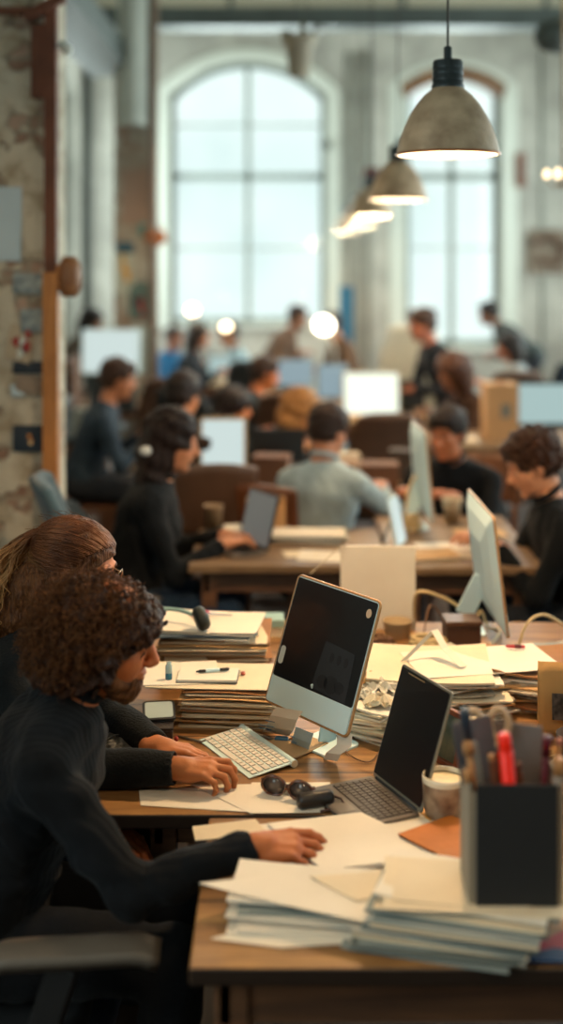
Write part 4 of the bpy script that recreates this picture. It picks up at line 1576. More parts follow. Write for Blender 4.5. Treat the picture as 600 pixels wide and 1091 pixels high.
def office_chair(loc, yaw, label, m, seat=.44, top=1.0, bw=.44, arms=True, armz=.66, frame=None, armlen=.27, armgap=.29, arm_m=None, armx=-.02):
    """faces +x; origin on the floor"""
    o = empty('office_chair', loc, yaw, label, 'chair')
    fm = frame or M_dark
    wheel_base(o, fm)
    MB().prism(rounded(.46, .48, .12, 8), seat - .07, seat, None, (0, 0, 0)).build('seat', m, o, smooth=False, bevel=.02)
    h = top - seat - .05

    def fn(u, v):
        y = (u - .5) * bw * (1 - .25 * abs(v - .45) ** 2 - .30 * max(0, v - .7) * 2 * (abs(u - .5) * 2) ** 2)
        z = seat + .04 + h * v - .10 * max(0, v - .75) * (abs(u - .5) * 2) ** 3
        x = -.23 - .10 * v + .05 * math.sin(v * PI) + .10 * (u - .5) ** 2 * 2
        return (x, y, z)
    MB().surf(fn, 18, 18, .045).build('backrest', m, o, smooth=True)
    MB().bar((-.10, 0, seat - .07), (-.30, 0, seat - .03), .07, .02).bar((-.30, 0, seat - .05), (-.33, 0, seat + .3), .07, .02).build('back_bracket', fm, o, bevel=.004)
    if arms:
        for y in (-1, 1):
            a = MB()
            a.surf(lambda u, v: (armx + armlen * (u - .5), y * armgap + (v - .5) * .085 * (1 - .8 * abs(u - .5) ** 4 * 8 * .2), armz + .008 * math.sin(PI * v) + .012 * (u - .5)
                                 - .03 * max(0, abs(u - .5) - .38) * 4), 20, 8, .026)
            ar = a.build('armrest', arm_m or fm, o, smooth=True)
            MB().bar((armx - .01, y * armgap, armz - .03), (armx * .6, y * (armgap - .02), seat - .05), .035, .06).bar((armx * .6, y * (armgap + .0), seat - .05), (0, y * .12, seat - .06), .05, .02).build(
                'arm_post', fm, ar, bevel=.006)
    return o


def wood_chair(loc, yaw, label, m=None, seat=.45, top=.9):
    o = empty('wooden_chair', loc, yaw, label, 'chair')
    m = m or MATS['chair_wood']
    MB().prism(rounded(.40, .42, .06), seat - .03, seat).build('seat', m, o, bevel=.006)

    def fn(u, v):
        return (-.20 - .06 * v - .04 * (1 - (2 * u - 1) ** 2), (u - .5) * .40, seat + .20 + (top - seat - .20) * v - .03 * (2 * u - 1) ** 2 * v)
    MB().surf(fn, 14, 8, .018).build('backrest', m, o, smooth=True)
    for y in (-1, 1):
        MB().bar((.16, y * .17, 0), (.15, y * .17, seat - .03), .035).build('leg', m, o, bevel=.004)
        MB().bar((-.20, y * .17, 0), (-.17, y * .17, seat - .03), .035).bar((-.17, y * .17, seat - .03), (-.225, y * .17, top - .08), .03).build('leg', m, o, bevel=.004)
    MB().bar((.15, -.17, .22), (.15, .17, .22), .022).bar((-.185, -.17, .22), (-.185, .17, .22), .022).build('stretcher', m, o)
    return o


wood('chair_wood', '#4a2c1a', '#7c4f30', rough=.5, axis='Z')
M_slate = mat('slate_blue_fabric', '#3d5560', .9, var=.1, vscale=20, bump=.2, bscale=250, sheen=.3)
M_arm = mat('grey_arm_rubber', '#5e574e', .5, var=.06, bump=.05)
office_chair((-.63, 2.62, 0), R(2), 'swivel chair under the curly haired man with a grey padded armrest', mat('black_chair_fabric', '#131417', .9, bump=.2, bscale=250),
             seat=.43, top=.86, arm_m=M_arm, armz=.648, armgap=.315, armlen=.34, armx=.22)
office_chair((-.82, 3.22, 0), R(-8), 'dark swivel chair under the woman typing on the white keyboard', mat('charcoal_fabric', '#1b1e22', .9, bump=.2, bscale=250), seat=.44, top=.84, arms=False)
office_chair((-.58, 4.62, 0), R(12), 'empty slate blue chair behind the woman with wavy hair', M_slate, top=1.16, bw=.46, arms=False)
office_chair((-.60, 5.06, 0), R(0), 'dark swivel chair under the long haired woman in black', mat('dark_teal_fabric', '#1d2a30', .9, bump=.2, bscale=250), seat=.43, top=.95, armz=.63,
             arm_m=mat('brown_grey_rubber', '#3a332d', .6), armlen=.30)
wood_chair((.30, 5.84, 0), R(62), 'brown wooden chair under the man in pale grey', top=.70)
office_chair((1.27, 4.95, 0), R(182), 'dark swivel chair under the man reading in profile', MATS['charcoal_fabric'], seat=.42, top=.88, armz=.60)
wood_chair((1.0, 6.40, 0), R(-118), 'wooden chair under the dark haired man in black')
wood_chair((-1.22, 7.6, 0), R(8), 'wooden chair under the man in the dark blue shirt', top=.95)
ch1 = wood_chair((-.36, 6.0, 0), R(100), 'rounded brown chair back right of the long haired woman', mat('brown_leather', '#5a4030', .5, var=.15), top=1.0)
wood_chair((-.08, 6.02, 0), R(80), 'brown chair with a low back beneath the framed pale screen', mat('reddish_leather', '#6e4228', .5, var=.15), top=.90)
office_chair((.95, 9.95, 0), R(240), 'pale rounded office chair beside the bright monitor', mat('pale_shell', '#b9bdb4', .6, var=.08), top=1.42, bw=.52, arms=False, seat=.5)
office_chair((2.35, 10.3, 0), R(100), 'dark blue office chair near the right wall', mat('navy_fabric', '#1f2f3c', .9), top=1.13, bw=.34, arms=False)
# ================================================================= paper, folders and small things
M_paper = mat('white_paper', '#e6ddcc', .85, var=.04, vscale=6, bump=.05)
M_paper2 = mat('cream_paper', '#dfcfb2', .85, var=.06, vscale=6, bump=.05)
M_paperb = mat('bluish_paper', '#8d9692', .85, var=.08, vscale=6)
M_paperg = mat('grey_paper', '#6f7773', .85, var=.10, vscale=6)
M_kraft = mat('manila_card', '#c29a68', .8, var=.10, vscale=7, bump=.05)
M_kraft2 = mat('brown_card', '#95683f', .8, var=.12, vscale=7, bump=.05)
M_news = mat('newsprint', '#b9ad98', .9, col2='#8d8272', vscale=60, detail=2)
M_slateb = mat('slate_card', '#3a4b5c', .7)
M_ink = mat('printed_ink', '#3d3c3c', .8)
M_teal = mat('teal_card', '#4f8f90', .6)
M_yel = mat('yellow_card', '#d79a35', .6)


def prismed(name, pts, z, t, m, label=None, cat='paper', group=None, curl=.0, parent=None, seed=0, lines=0):
    """sheet with the outline pts (world x,y), thickness t, softly curled corners; origin at its centre"""
    c = sum((Vector((p[0], p[1])) for p in pts), Vector((0, 0))) / len(pts)
    q = [Vector((p[0], p[1])) - c for p in pts]
    mb = MB()
    rr = random.Random(seed + len(pts) * 7)
    if len(q) == 4:
        cz = [curl * rr.uniform(0, 1) for _ in range(4)]

        def fn(u, v):
            p = q[0] * (1 - u) * (1 - v) + q[1] * u * (1 - v) + q[2] * u * v + q[3] * (1 - u) * v
            z_ = (cz[0] * ((1 - u) * (1 - v)) ** 3 + cz[1] * (u * (1 - v)) ** 3 + cz[2] * (u * v) ** 3 + cz[3] * ((1 - u) * v) ** 3)
            return (p.x, p.y, t + z_)
        mb.surf(fn, 8, 8, t)
    else:
        mb.prism([(p.x, p.y) for p in q], 0, t)
    o = mb.build(name, m, parent, smooth=False, loc=(c.x, c.y, z))
    if label:
        tag(o, label, cat, group)
    if lines and len(q) == 4:
        lb = MB()
        for k in range(lines):
            v = .12 + .76 * k / max(1, lines)
            a = q[0].lerp(q[3], v).lerp(q[1].lerp(q[2], v), .12)
            b = q[0].lerp(q[3], v).lerp(q[1].lerp(q[2], v), rr.uniform(.6, .9))
            lb.bar((a.x, a.y, t + .0004), (b.x, b.y, t + .0004), .0022, .0003, up=(0, 0, 1))
        lb.build('printed_lines', M_ink, o)
    return o


def rect(cx_, cy_, w, d, deg):
    a = R(deg)
    ux, uy = Vector((math.cos(a), math.sin(a))) * w / 2, Vector((-math.sin(a), math.cos(a))) * d / 2
    c = Vector((cx_, cy_))
    return [c - ux - uy, c + ux - uy, c + ux + uy, c - ux + uy]


def px(*pts, z=.74):
    return [tuple(on(a, b, z)[:2]) for a, b in pts]


def folder(cx_, cy_, z, w, d, t, deg, m, label, group, gap=.0, pages=M_paper2, name='manila_folder', seed=0):
    o = empty(name, (cx_, cy_, z), R(deg), label, 'folder', group)
    rr = random.Random(seed)
    ov = .006
    mb = MB()
    mb.box((0, 0, .0008), (w, d, .0016))
    tilt = rr.uniform(-.01, .012)
    mb.surf(lambda u, v: (-w / 2 + w * u, -d / 2 + d * v, t + (tilt + gap) * (1 - v) * .5 + .003 * math.sin(u * 5 + seed)), 8, 5, .0014)
    mb.box((0, d / 2 - .001, t / 2), (w, .0016, t * .9))
    mb.build('cover', m, o)
    pb = MB()
    n = max(2, int(t / .003))
    for k in range(n):
        s = rr.uniform(-.006, .008)
        pb.box((s, -ov + rr.uniform(-.005, .005), .0025 + (t - .005) * (k + .5) / n), (w - .014, d - .012, (t - .006) / n * .7))
    pb.build('pages', pages, o)
    return o


def paper_stack(cx_, cy_, z0, n, w, d, dz, deg, mats, label, group, jit=(.012, 6), t=None, seed=0, top_label=None, name='paper_bundle', drift=(0, 0), curl=.008, cat='paper', lines=0, ecurl=.25):
    rr = random.Random(seed)
    z = z0
    for k in range(n):
        a = deg + rr.uniform(-jit[1], jit[1])
        x, y = cx_ + rr.uniform(-jit[0], jit[0]) + drift[0] * k, cy_ + rr.uniform(-jit[0], jit[0]) + drift[1] * k
        last = k == n - 1
        prismed(name, rect(x, y, w * rr.uniform(.96, 1.03), d * rr.uniform(.96, 1.03), a), z, (t or dz * .8), mats[k % len(mats)],
                (top_label if last and top_label else label), cat, None if last and top_label else group, curl=curl if last else curl * ecurl, seed=seed + k, lines=lines if last else 0)
        z += dz
    return z


# ---------------------------------------------------------------- nearest desk
Z = .7402
zt = paper_stack(.276, 2.192, Z, 17, .300, .185, .0046, -12, [M_paperb, M_paper, M_paperg, M_paperb, M_paper2], 'grey edged paper bundle in the thick stack under the pen box',
                 'paper bundles under the pen box', jit=(.010, 7), drift=(.0040, .0006), seed=4, curl=.012)
prismed('paper_sheet', rect(.36, 2.200, .35, .185, -6), zt, .0016, M_paper2, 'cream top sheet of the thick stack under the pen box', seed=3, curl=.003)
prismed('paper_sheet', rect(.325, 2.205, .24, .15, -9), zt + .0018, .0014, M_paper2, 'smaller cream sheet lying beside the pen box on the thick stack', seed=6, curl=.003)
ZS = zt + .0036
z2 = paper_stack(.055, 2.255, Z, 7, .285, .15, .0058, -4, [M_paper, M_paper, M_slateb, M_paper, M_paperb, M_paperg, M_paper],
                 'loose paper layer in the fanned pile before the resting hand', 'papers in the fanned pile', jit=(.014, 8), seed=9, drift=(.001, .006), curl=.01)
prismed('paper_sheet', px((212, 942), (330, 925), (452, 952), (395, 985), z=.785), z2, .0014, M_paper, 'large white sheet on top of the fanned pile before the hand', curl=.008, seed=2)
prismed('paper_sheet', px((225, 1000), (300, 980), (402, 1003), (300, 1010), z=.742), Z, .001, M_paper, 'white sheet sticking out lowest in front of the fanned pile', curl=.001, seed=2)
prismed('paper_sheet', px((330, 932), (420, 925), (470, 940), (380, 958), z=.79), z2 + .002, .0016, M_paper2, 'small cream slip between the fanned pile and the thick stack', curl=.004, seed=12)
# papers under his hand
prismed('paper_sheet', px((272, 880), (392, 868), (462, 913), (352, 942)), Z, .001, M_paper, 'white sheet under the fingers of the curly haired man', curl=.001, seed=1)
prismed('paper_sheet', px((285, 886), (385, 874), (480, 921), (345, 936)), Z + .0016, .008, M_paper, 'thick white writing pad under his resting hand', cat='notepad', seed=1, lines=0)
prismed('paper_sheet', px((205, 882), (272, 874), (285, 889), (208, 897)), Z, .0012, M_paper2, 'small cream sheet at the desk edge behind his forearm', curl=.002, seed=1)
# desk two, near edge
prismed('paper_sheet', px((148, 843), (272, 837), (262, 866), (150, 859)), Z + .0004, .0008, M_paper, 'long white sheet hanging over the desk edge under the typing hands', curl=0, seed=5)
prismed('paper_sheet', px((205, 838), (345, 836), (352, 850), (268, 869)), Z + .0014, .001, M_paper, 'white printed sheet in front of the white keyboard', curl=.001, seed=5, lines=4)
prismed('paper_sheet', px((268, 836), (352, 836), (345, 868), (268, 869)), Z + .0028, .001, M_paper, 'white sheet beneath the folded dark sunglasses', curl=.001, seed=8)
# scattered cards right of the pad
prismed('card', px((368, 876), (432, 866), (450, 880), (400, 888)), Z, .0015, M_teal, 'small teal printed card below the laptop keyboard', cat='card', seed=1)
prismed('paper_sheet', px((388, 872), (470, 862), (488, 880), (410, 897)), Z + .002, .002, M_paper2, 'cream slip fanned below the laptop keyboard', seed=21, curl=.004)
prismed('paper_sheet', px((395, 884), (462, 876), (475, 905), (420, 908)), Z + .0042, .0016, M_paper, 'white slip tucked beside the orange notebook', seed=22, curl=.004)
prismed('card', px((440, 862), (455, 858), (478, 872), (458, 879)), Z + .0062, .0012, M_yel, 'yellow card corner in front of the coffee mug', cat='card', seed=1)
prismed('card', px((418, 896), (470, 890), (476, 906), (430, 912)), Z + .006, .001, M_paperb, 'pale blue card sticking out from under the orange notebook', cat='card', seed=1)

# orange brown notebook
nb = empty('notebook', (0, 0, 0), 0, 'orange brown leather notebook lying left of the pen box', 'notebook')
q = px((424, 888), (480, 868), (545, 892), (492, 922), z=.765)
c = sum((Vector(p) for p in q), Vector((0, 0))) / 4
nb.location = (c.x, c.y, .7495)
ql = [(Vector(p) - c) for p in q]
MB().prism([(p.x, p.y) for p in ql], .0125, .0155).prism([(p.x, p.y) for p in ql], 0, .002).build('cover', mat('orange_leather', '#b8661f', .5, var=.12, vscale=12, bump=.2), nb, bevel=.001)
MB().prism([(p.x * .97, p.y * .97) for p in ql], .002, .0125).build('pages', mat('dark_page_block', '#3b2c22', .8), nb)

# mug
mg = empty('coffee_mug', on(473, 872), 0, 'patterned ceramic mug standing behind the orange notebook', 'mug')
M_mug = mat('mug_glaze', '#5d4030', .3, col2='#a38c72', vscale=26, coat=.4, detail=2)
MB().lathe([(0, 0), (.034, 0), (.038, .004), (.0445, .03), (.0465, .07), (.0465, .088), (.0455, .094), (.0435, .094), (.043, .088), (.042, .02), (0, .012)], seg=44).build('cup_body', M_mug, mg, smooth=True)
MB().lathe([(.0468, .082), (.0472, .09), (.0458, .0955), (.0435, .0955), (.0428, .086)], seg=44).build('rim', mat('cream_glaze', '#e4d5b8', .25), mg, smooth=True)
MB().lathe([(.0426, .084), (.02, .0846), (0, .0848)], seg=36).build('drink', mat('milk_foam', '#e8d2a8', .5, var=.1, vscale=60), mg, smooth=True)
MB().tube([(.044, 0, .075), (.066, 0, .072), (.074, 0, .05), (.066, 0, .03), (.044, 0, .024)], .006, 10).build('handle', M_mug, mg, smooth=True)
mg.rotation_euler.z = R(20)

# folded sunglasses
sg = empty('sunglasses', on(305, 853) + V(0, 0, .0042), R(-25), 'folded dark brown sunglasses on the white sheet by the laptop', 'sunglasses')
M_tort = mat('tortoise_shell', '#3a1d12', .2, col2='#6b3a22', vscale=50, coat=.5)
f = MB()
for sx in (-1, 1):
    f.tube([(sx * .033 + .028 * math.cos(a), .004 + .003 * math.cos(a), .022 + .021 * math.sin(a)) for a in [2 * PI * k / 26 for k in range(26)]], .0032, 8, closed=True)
f.tube([(-.006, .0, .028), (0, -.002, .031), (.006, 0, .028)], .003, 8)
f.build('frame', M_tort, sg, smooth=True)
for sx in (-1, 1):
    MB().lathe([(0, -.001), (.025, -.0008), (.026, .0004), (0, .0012)], (sx * .033, .004, .022), 26, Matrix.Rotation(R(90), 3, 'X')).build(
        'lens', mat('smoky_lens', '#5a4f48', .08, coat=.6), sg, smooth=True)
    MB().tube([(sx * .062, .006, .030), (sx * .060, .020, .026), (sx * .01, .030 + .006 * sx, .012), (-sx * .045, .034 + .006 * sx, .008)], [.0042, .0045, .0045, .006], 8).build(
        'temple', M_tort, sg, smooth=True)
# dark leather case by the glasses
cs = empty('glasses_case', on(336, 862) + V(0, 0, .004), R(20), 'small rounded black case lying right of the folded sunglasses', 'case')
MB().lathe([(0, -.042), (.012, -.041), (.017, -.034), (.018, 0), (.017, .034), (.012, .041), (0, .042)], (0, 0, .018), 22, Matrix.Rotation(R(90), 3, 'Y')).build(
    'case_body', mat('black_leather', '#15110f', .4, bump=.2, bscale=200), cs, smooth=True)
MB().tube([(.044, 0, .018), (.058, -.01, .014), (.060, -.026, .006), (.040, -.034, .004), (.0, -.030, .004)], .003, 6).build('strap', mat('brown_strap', '#3a2018', .5), cs, smooth=True)

# ---------------------------------------------------------------- pen box with its contents
PB = on(552, 966, ZS)
pbx = empty('pen_box', (PB.x, PB.y + .065, ZS), R(-1), 'tall black fronted box packed with pens on the thick paper stack', 'pen box')
M_blk = mat('matt_black_card', '#1a1b1d', .75, bump=.15, bscale=250)
M_bgc = mat('beige_grey_card', '#958a78', .8, var=.08)
HB = .212
MB().box((0, -.062, HB / 2), (.142, .006, HB)).build('front_panel', M_blk, pbx, bevel=.0015)
b = MB()
b.box((-.081, .0, HB * .49), (.004, .12, HB * .98)).box((.081, .0, HB * .49), (.004, .12, HB * .98)).box((0, .06, HB * .49), (.166, .004, HB * .98)).box((0, 0, .003), (.162, .118, .006))
b.box((0, -.0565, HB * .46), (.162, .004, HB * .92))
b.build('carton', M_bgc, pbx, bevel=.001)


def stick(name, x, y, h, lean, r, m, label, cat, parts=(), seg=12, z0=.01, hexa=False):
    """pen-like thing standing in the pen box"""
    o = empty(name, (PB.x + x, PB.y + .065 + y, ZS + z0), 0, label, cat)
    o.rotation_euler = lean
    MB().lathe([(0, 0), (r * .8, 0), (r, .004), (r, h - .002), (r * .8, h), (0, h)], seg=6 if hexa else seg).build('barrel', m, o, smooth=not hexa)
    for nm, z_a, z_b, rr_, mm in parts:
        MB().lathe([(0, z_a), (rr_, z_a + .001), (rr_, z_b - .003), (rr_ * .8, z_b), (0, z_b)], seg=seg).build(nm, mm, o, smooth=True)
    return o


M_redcap = mat('bright_red_plastic', '#ff2a12', .35, emit=None)
M_dk = mat('dark_blue_plastic', '#1f2c3a', .4)
M_tan = wood('pencil_wood', '#b07a48', '#cf9c66', rough=.5, axis='Z')
M_brn = mat('brown_wood_handle', '#6b3f26', .5, var=.15, vscale=20)
M_gm = mat('grey_metal', '#6c6a68', .35, .7)
stick('red_marker', .008, -.035, .262, (R(4), R(-6), 0), .0125, M_redcap, 'bright red marker with a rounded cap in the pen box', 'marker',
      [('cap', .235, .29, .0115, M_redcap)])
stick('black_marker', -.052, .01, .275, (R(3), R(-6), 0), .0085, M_dk, 'slim black marker standing highest at the left of the pen box', 'marker', [('cap', .245, .315, .0095, M_dk)])
stick('paint_brush', -.035, -.035, .19, (R(0), R(-13), 0), .006, M_brn, 'brown brush handle leaning left out of the pen box', 'brush', [('ferrule', .17, .2, .007, M_gm), ('tip', .2, .222, .0095, M_tan)])
stick('paint_brush', -.045, -.02, .24, (R(0), R(-8), 0), .0065, M_tan, 'tan brush with a round tip leaning left in the pen box', 'brush', [('tip', .24, .262, .0105, M_tan)])
stick('wooden_pencil', -.012, -.03, .235, (R(2), R(-7), 0), .006, M_brn, 'dark brown pencil in the middle of the pen box', 'pencil', [('eraser', .235, .247, .006, M_tan)], hexa=True)
stick('wooden_pencil', .028, -.02, .215, (R(2), R(-5), 0), .006, M_brn, 'brown pencil right of the bright red marker', 'pencil', [('eraser', .215, .228, .006, M_brn)], hexa=True)
stick('maroon_pen', .046, -.015, .262, (R(2), R(3), 0), .0075, mat('maroon_plastic', '#5a1220', .4), 'maroon pen standing right of the red marker', 'pen', [('cap', .235, .272, .0085, mat('maroon_plastic', '#5a1220', .4))])
stick('navy_pen', .034, .0, .25, (R(0), R(-9), 0), .0075, M_dk, 'navy pen leaning behind the bright red marker', 'pen', [('cap', .22, .256, .0085, M_dk)])
stick('glue_stick', .058, -.02, .205, (R(2), R(6), 0), .010, mat('grey_plastic', '#857b70', .5), 'grey tube at the right corner of the pen box', 'glue stick', [('cap', .205, .235, .0105, M_tan)])
stick('wooden_pencil', .062, .02, .24, (R(0), R(7), 0), .006, M_tan, 'light tan pencil at the back right corner of the pen box', 'pencil', [('eraser', .24, .252, .0065, mat('eraser_pink', '#b5725c', .7))], hexa=True)
for i, (x, y, w_, h_, ln, mm, lab, nm) in enumerate((
        (-.02, .03, .075, .285, (R(-3), R(-9), R(10)), mat('grey_card', '#5c5a5e', .5), 'tall grey card wallet leaning left in the pen box', 'card_wallet'),
        (.0, .045, .10, .265, (R(-4), R(4), R(-6)), mat('dusky_card', '#75706f', .5), 'wide dull grey card at the back of the pen box', 'card_wallet'),
        (-.03, .0, .018, .262, (R(2), R(-9), 0), mat('clear_ruler', '#9aa3a4', .25), 'narrow translucent grey ruler in the pen box', 'ruler'),
        (.02, .015, .03, .235, (R(0), R(-9), R(5)), M_brn, 'flat brown wooden handle in the pen box', 'wooden_spatula'))):
    o = MB().prism(rounded(w_, h_, min(.008, w_ / 3)), -.0015, .0015, Matrix.Rotation(R(90), 3, 'X'), (0, 0, h_ / 2)).build(nm, mm, None, loc=(PB.x + x, PB.y + .065 + y, ZS + .008), rot=ln)
    tag(o, lab, nm.replace('_', ' '))
# scissors: the tan grips show above the rim
sc_ = empty('scissors', (PB.x - .028, PB.y + .065 + .028, ZS + .03), 0, 'scissors with pale tan grips sticking out of the pen box', 'scissors')
sc_.rotation_euler = (R(-5), R(-2), R(0))
for sx in (-1, 1):
    g_ = MB().tube([(sx * .024 + .017 * math.cos(a), 0, .245 + .027 * math.sin(a)) for a in [2 * PI * k / 22 for k in range(22)]], .0065, 8, closed=True)
    g_.tube([(sx * .018, 0, .222), (sx * .004, 0, .18), (-sx * .006, 0, .15)], .006, 8)
    g_.build('grip', mat('tan_grip', '#c3a27c', .4), sc_, smooth=True)
    MB().prism([(-sx * .002, .02), (sx * .006, .15), (-sx * .006, .165), (-sx * .010, .14)], -.001 + .001 * sx, .0008 + .001 * sx, Matrix.Rotation(R(90), 3, 'X')).build('blade', M_gm, sc_)

# red and blue folders under the stack at the right corner
prismed('red_folder', px((545, 1022), (600, 996), (660, 1004), (612, 1028)), Z, .004, mat('crimson_card', '#b01830', .5), 'crimson folder peeking out at the bottom right desk corner', 'folder')
prismed('blue_folder', px((530, 1029), (590, 1016), (660, 1022), (600, 1031)), Z + .0042, .003, mat('deep_blue_card', '#1c3f66', .5), 'deep blue folder over the crimson one at the desk corner', 'folder')
# ================================================================= screens, keyboard, laptops
M_alu = mat('silver_aluminium', '#d8f1f4', .48, 0)
M_aluw = mat('pale_aluminium', '#d6f0f4', .5, 0)
M_gold = mat('warm_bare_edge', '#b98d5c', .4, .4)
M_black = mat('screen_black_glass', '#0a0d11', .3, coat=.15)
M_grey = mat('panel_and_reflection_grey', '#22262b', .5)
M_grey2 = mat('reflection_grey', '#15181c', .5)


def pmat(psi, tau, rho=0):
    psi, tau, rho = R(psi), R(tau), R(rho)
    r = V(math.cos(psi), -math.sin(psi), 0)
    u = V(math.sin(psi) * math.sin(tau), math.cos(psi) * math.sin(tau), math.cos(tau))
    r2 = r * math.cos(rho) + u * math.sin(rho)
    u2 = -r * math.sin(rho) + u * math.cos(rho)
    return Matrix((r2, u2.cross(r2), u2)).transposed()


def slab_panel(M, c, w, h, rad, t, bulge):
    """rounded panel with a domed back; x across, z up, y towards the back"""
    mb = MB()
    n = 24

    def ring(sx, sz, y):
        return [mb.bm.verts.new(c + M @ V(p[0] * sx, y, h / 2 + p[1] * sz)) for p in rounded(w, h, rad, 6)]
    A = ring(1, 1, 0)
    B = ring(1, 1, t)
    Cc = ring(.80, .80, t + bulge * .55)
    D = ring(.45, .45, t + bulge)
    m = len(A)
    mb.bm.faces.new(A)
    for P_, Q_ in ((A, B), (B, Cc), (Cc, D)):
        for i in range(m):
            mb.bm.faces.new((P_[i], P_[(i + 1) % m], Q_[(i + 1) % m], Q_[i]))
    mb.bm.faces.new(D[::-1])
    return mb


def display_quad(M, c, w, h, z0, z1, inset, y, rad=.004):
    mb = MB()
    ww, hh = w - 2 * inset, z1 - z0
    mb.prism(rounded(ww, hh, rad), 0, .001, M @ Matrix(((1, 0, 0), (0, 0, -1), (0, 1, 0))), c + M @ V(0, y, (z0 + z1) / 2))
    return mb


def all_in_one(loc, c, psi, tau, rho, w, h, chin, label, foot, screen=M_black, shell=M_alu, bulge=.018, edge=None, strut_at=.42, foot_size=(.13, .11), name='desktop_computer', rad=.012, strut_w=.06, extra=None):
    o = empty(name, loc, 0, label, 'computer')
    L = V(*loc)
    M = pmat(psi, tau, rho)
    c = V(*c) - L
    slab_panel(M, c, w, h, rad, .007, bulge).build('housing', shell, o, smooth=False, bevel=.001)
    e = MB()
    pts = [c + M @ V(p[0], .0035, h / 2 + p[1]) for p in rounded(w, h, rad, 6)]
    e.tube(pts, .0042, 8, closed=True)
    e.build('edge_band', edge or M_gold, o, smooth=True)
    display_quad(M, c, w, h, chin, h - .004, .004, -.0008, .006).build('screen', screen, o)
    if chin > .01:
        display_quad(M, c, w, h, .003, chin, .003, -.0012, .006).build('chin', shell, o)
    f = V(*foot) - L
    top = c + M @ V(0, .007 + bulge * .6, h * strut_at)
    base = f + V(0, 0, .006)
    mid = base.lerp(top, .30) + (M @ V(0, .02, 0))
    s = MB()
    s.bar(base, mid, strut_w, .007, up=M @ V(1, 0, 0)).bar(mid, top, strut_w, .007, up=M @ V(1, 0, 0))
    s.build('stand', shell, o, bevel=.002)
    yaw = math.atan2(-math.sin(R(psi)), math.cos(R(psi)))
    MB().prism(rounded(foot_size[0], foot_size[1], .02), 0, .006, Matrix.Rotation(yaw, 3, 'Z'), f).build('foot', shell, o, bevel=.001)
    if extra:
        extra(o, M, c, w, h)
    return o


def imac_marks(o, M, c, w, h):
    Q = M @ Matrix(((1, 0, 0), (0, 0, -1), (0, 1, 0)))
    P = lambda x, z, y=-.0025: c + M @ V(x, y, z)
    MB().prism([(.0085 * math.cos(a), .011 * math.sin(a)) for a in [2 * PI * k / 20 for k in range(20)]], 0, .0006, Q, P(w * .415, h * .895)).build('tan_sticker', mat('tan_sticker_paper', '#d8b896', .6), o)
    MB().prism(rounded(.017, .045, .008), 0, .0006, Q, P(-w * .435, h * .375, -.0030)).build('white_sticker', M_white_paint, o)
    MB().prism([(-.062, -.058), (.058, -.064), (.052, .052), (-.050, .060)], 0, .0003, Q, P(.058, h * .41, -.0019)).build('reflection_ground', M_grey, o)  # faint reflected picture drawn flat on the screen in dark grey
    d = MB()
    for x in (-.018, .006, .030):
        d.prism([(.007 * math.cos(a), .013 * math.sin(a)) for a in [2 * PI * k / 12 for k in range(12)]], 0, .0003, Q, P(.058 + x, h * .41 + .026, -.0023))
    d.build('reflected_picture', M_grey2, o)
    d = MB()
    for x, r in ((-.03, .018), (.0, .024), (.028, .016)):
        d.prism([(r * math.cos(a), r * .9 * math.sin(a)) for a in [2 * PI * k / 12 for k in range(12)]], 0, .0003, Q, P(.058 + x, h * .41 - .035, -.0023))
    d.build('reflected_picture', M_grey2, o)


all_in_one((.10, 3.03, .7402), (.056, 3.009, .821), 46.2, 19.3, -2.7, .288, .321, .066,
           'silver desktop computer with a dark screen tilted back beside the white keyboard', (.112, 3.045, .7402), strut_at=.30, extra=imac_marks, foot_size=(.13, .12))
all_in_one((.62, 3.98, .7402), (.69, 3.935, .80), -91, 7, 0, .45, .37, .07,
           'white desktop computer seen from behind, edge on, past the tall paper stacks', (.60, 3.985, .7402), shell=M_aluw, bulge=.03, strut_at=.36, foot_size=(.14, .12))
all_in_one((.62, 5.48, .7402), (.66, 5.52, .80), -92, 5, 0, .42, .40, .07,
           'white desktop computer seen from behind near the paper cup, second row', (.60, 5.52, .7402), shell=M_aluw, bulge=.03, foot_size=(.14, .12))

# keyboard
kb = empty('keyboard', (-.09, 2.987, .7402), math.atan2(.219, -.130) + PI, 'slim white keyboard with a round battery edge, under two typing hands', 'keyboard')
# local x = long side towards the camera right, local y = away from the typist (towards the screen)
KW, KD = .262, .122
k = MB()
M_key = mat('white_key', '#e9e4da', .45)
prof = lambda y: .003 + .0105 * (y / KD + .5)
k.surf(lambda u, v: (-KW / 2 + KW * u, -KD / 2 + KD * v, prof(-KD / 2 + KD * v)), 2, 2, .0028)
k.build('tray', M_aluw, kb, bevel=.001)
MB().tube([(-KW / 2, KD / 2 + .002, .0095), (KW / 2, KD / 2 + .002, .0095)], .0095, 18).build('battery_tube', M_aluw, kb, smooth=False)
MB().lathe([(0, 0), (.0085, 0), (.0085, .0015), (0, .002)], (KW / 2, KD / 2 + .002, .0095), 18, Matrix.Rotation(R(90), 3, 'Y')).build('tube_cap', mat('cream_cap', '#d9c9a8', .4), kb)
keys = MB()
rows = [[1] * 14, [1] * 13 + [1.4], [1.4] + [1] * 12 + [1], [1.7] + [1] * 11 + [1.7], [2.2] + [1] * 10 + [2.2], [1, 1, 1, 1.2, 5, 1.2, 1, 1, 1, 1]]
for j, rw_ in enumerate(rows):
    tot = sum(rw_)
    y = KD / 2 - .014 - j * .0176
    x = -KW / 2 + .006
    for wd in rw_:
        wk = wd / tot * (KW - .012)
        keys.box((x + wk / 2, y, prof(y) + .0018), (wk - .0032, .0142, .0028), (math.atan2(.0105, KD), 0, 0), taper=.94)
        x += wk
keys.build('keys', M_key, kb, bevel=.0006)

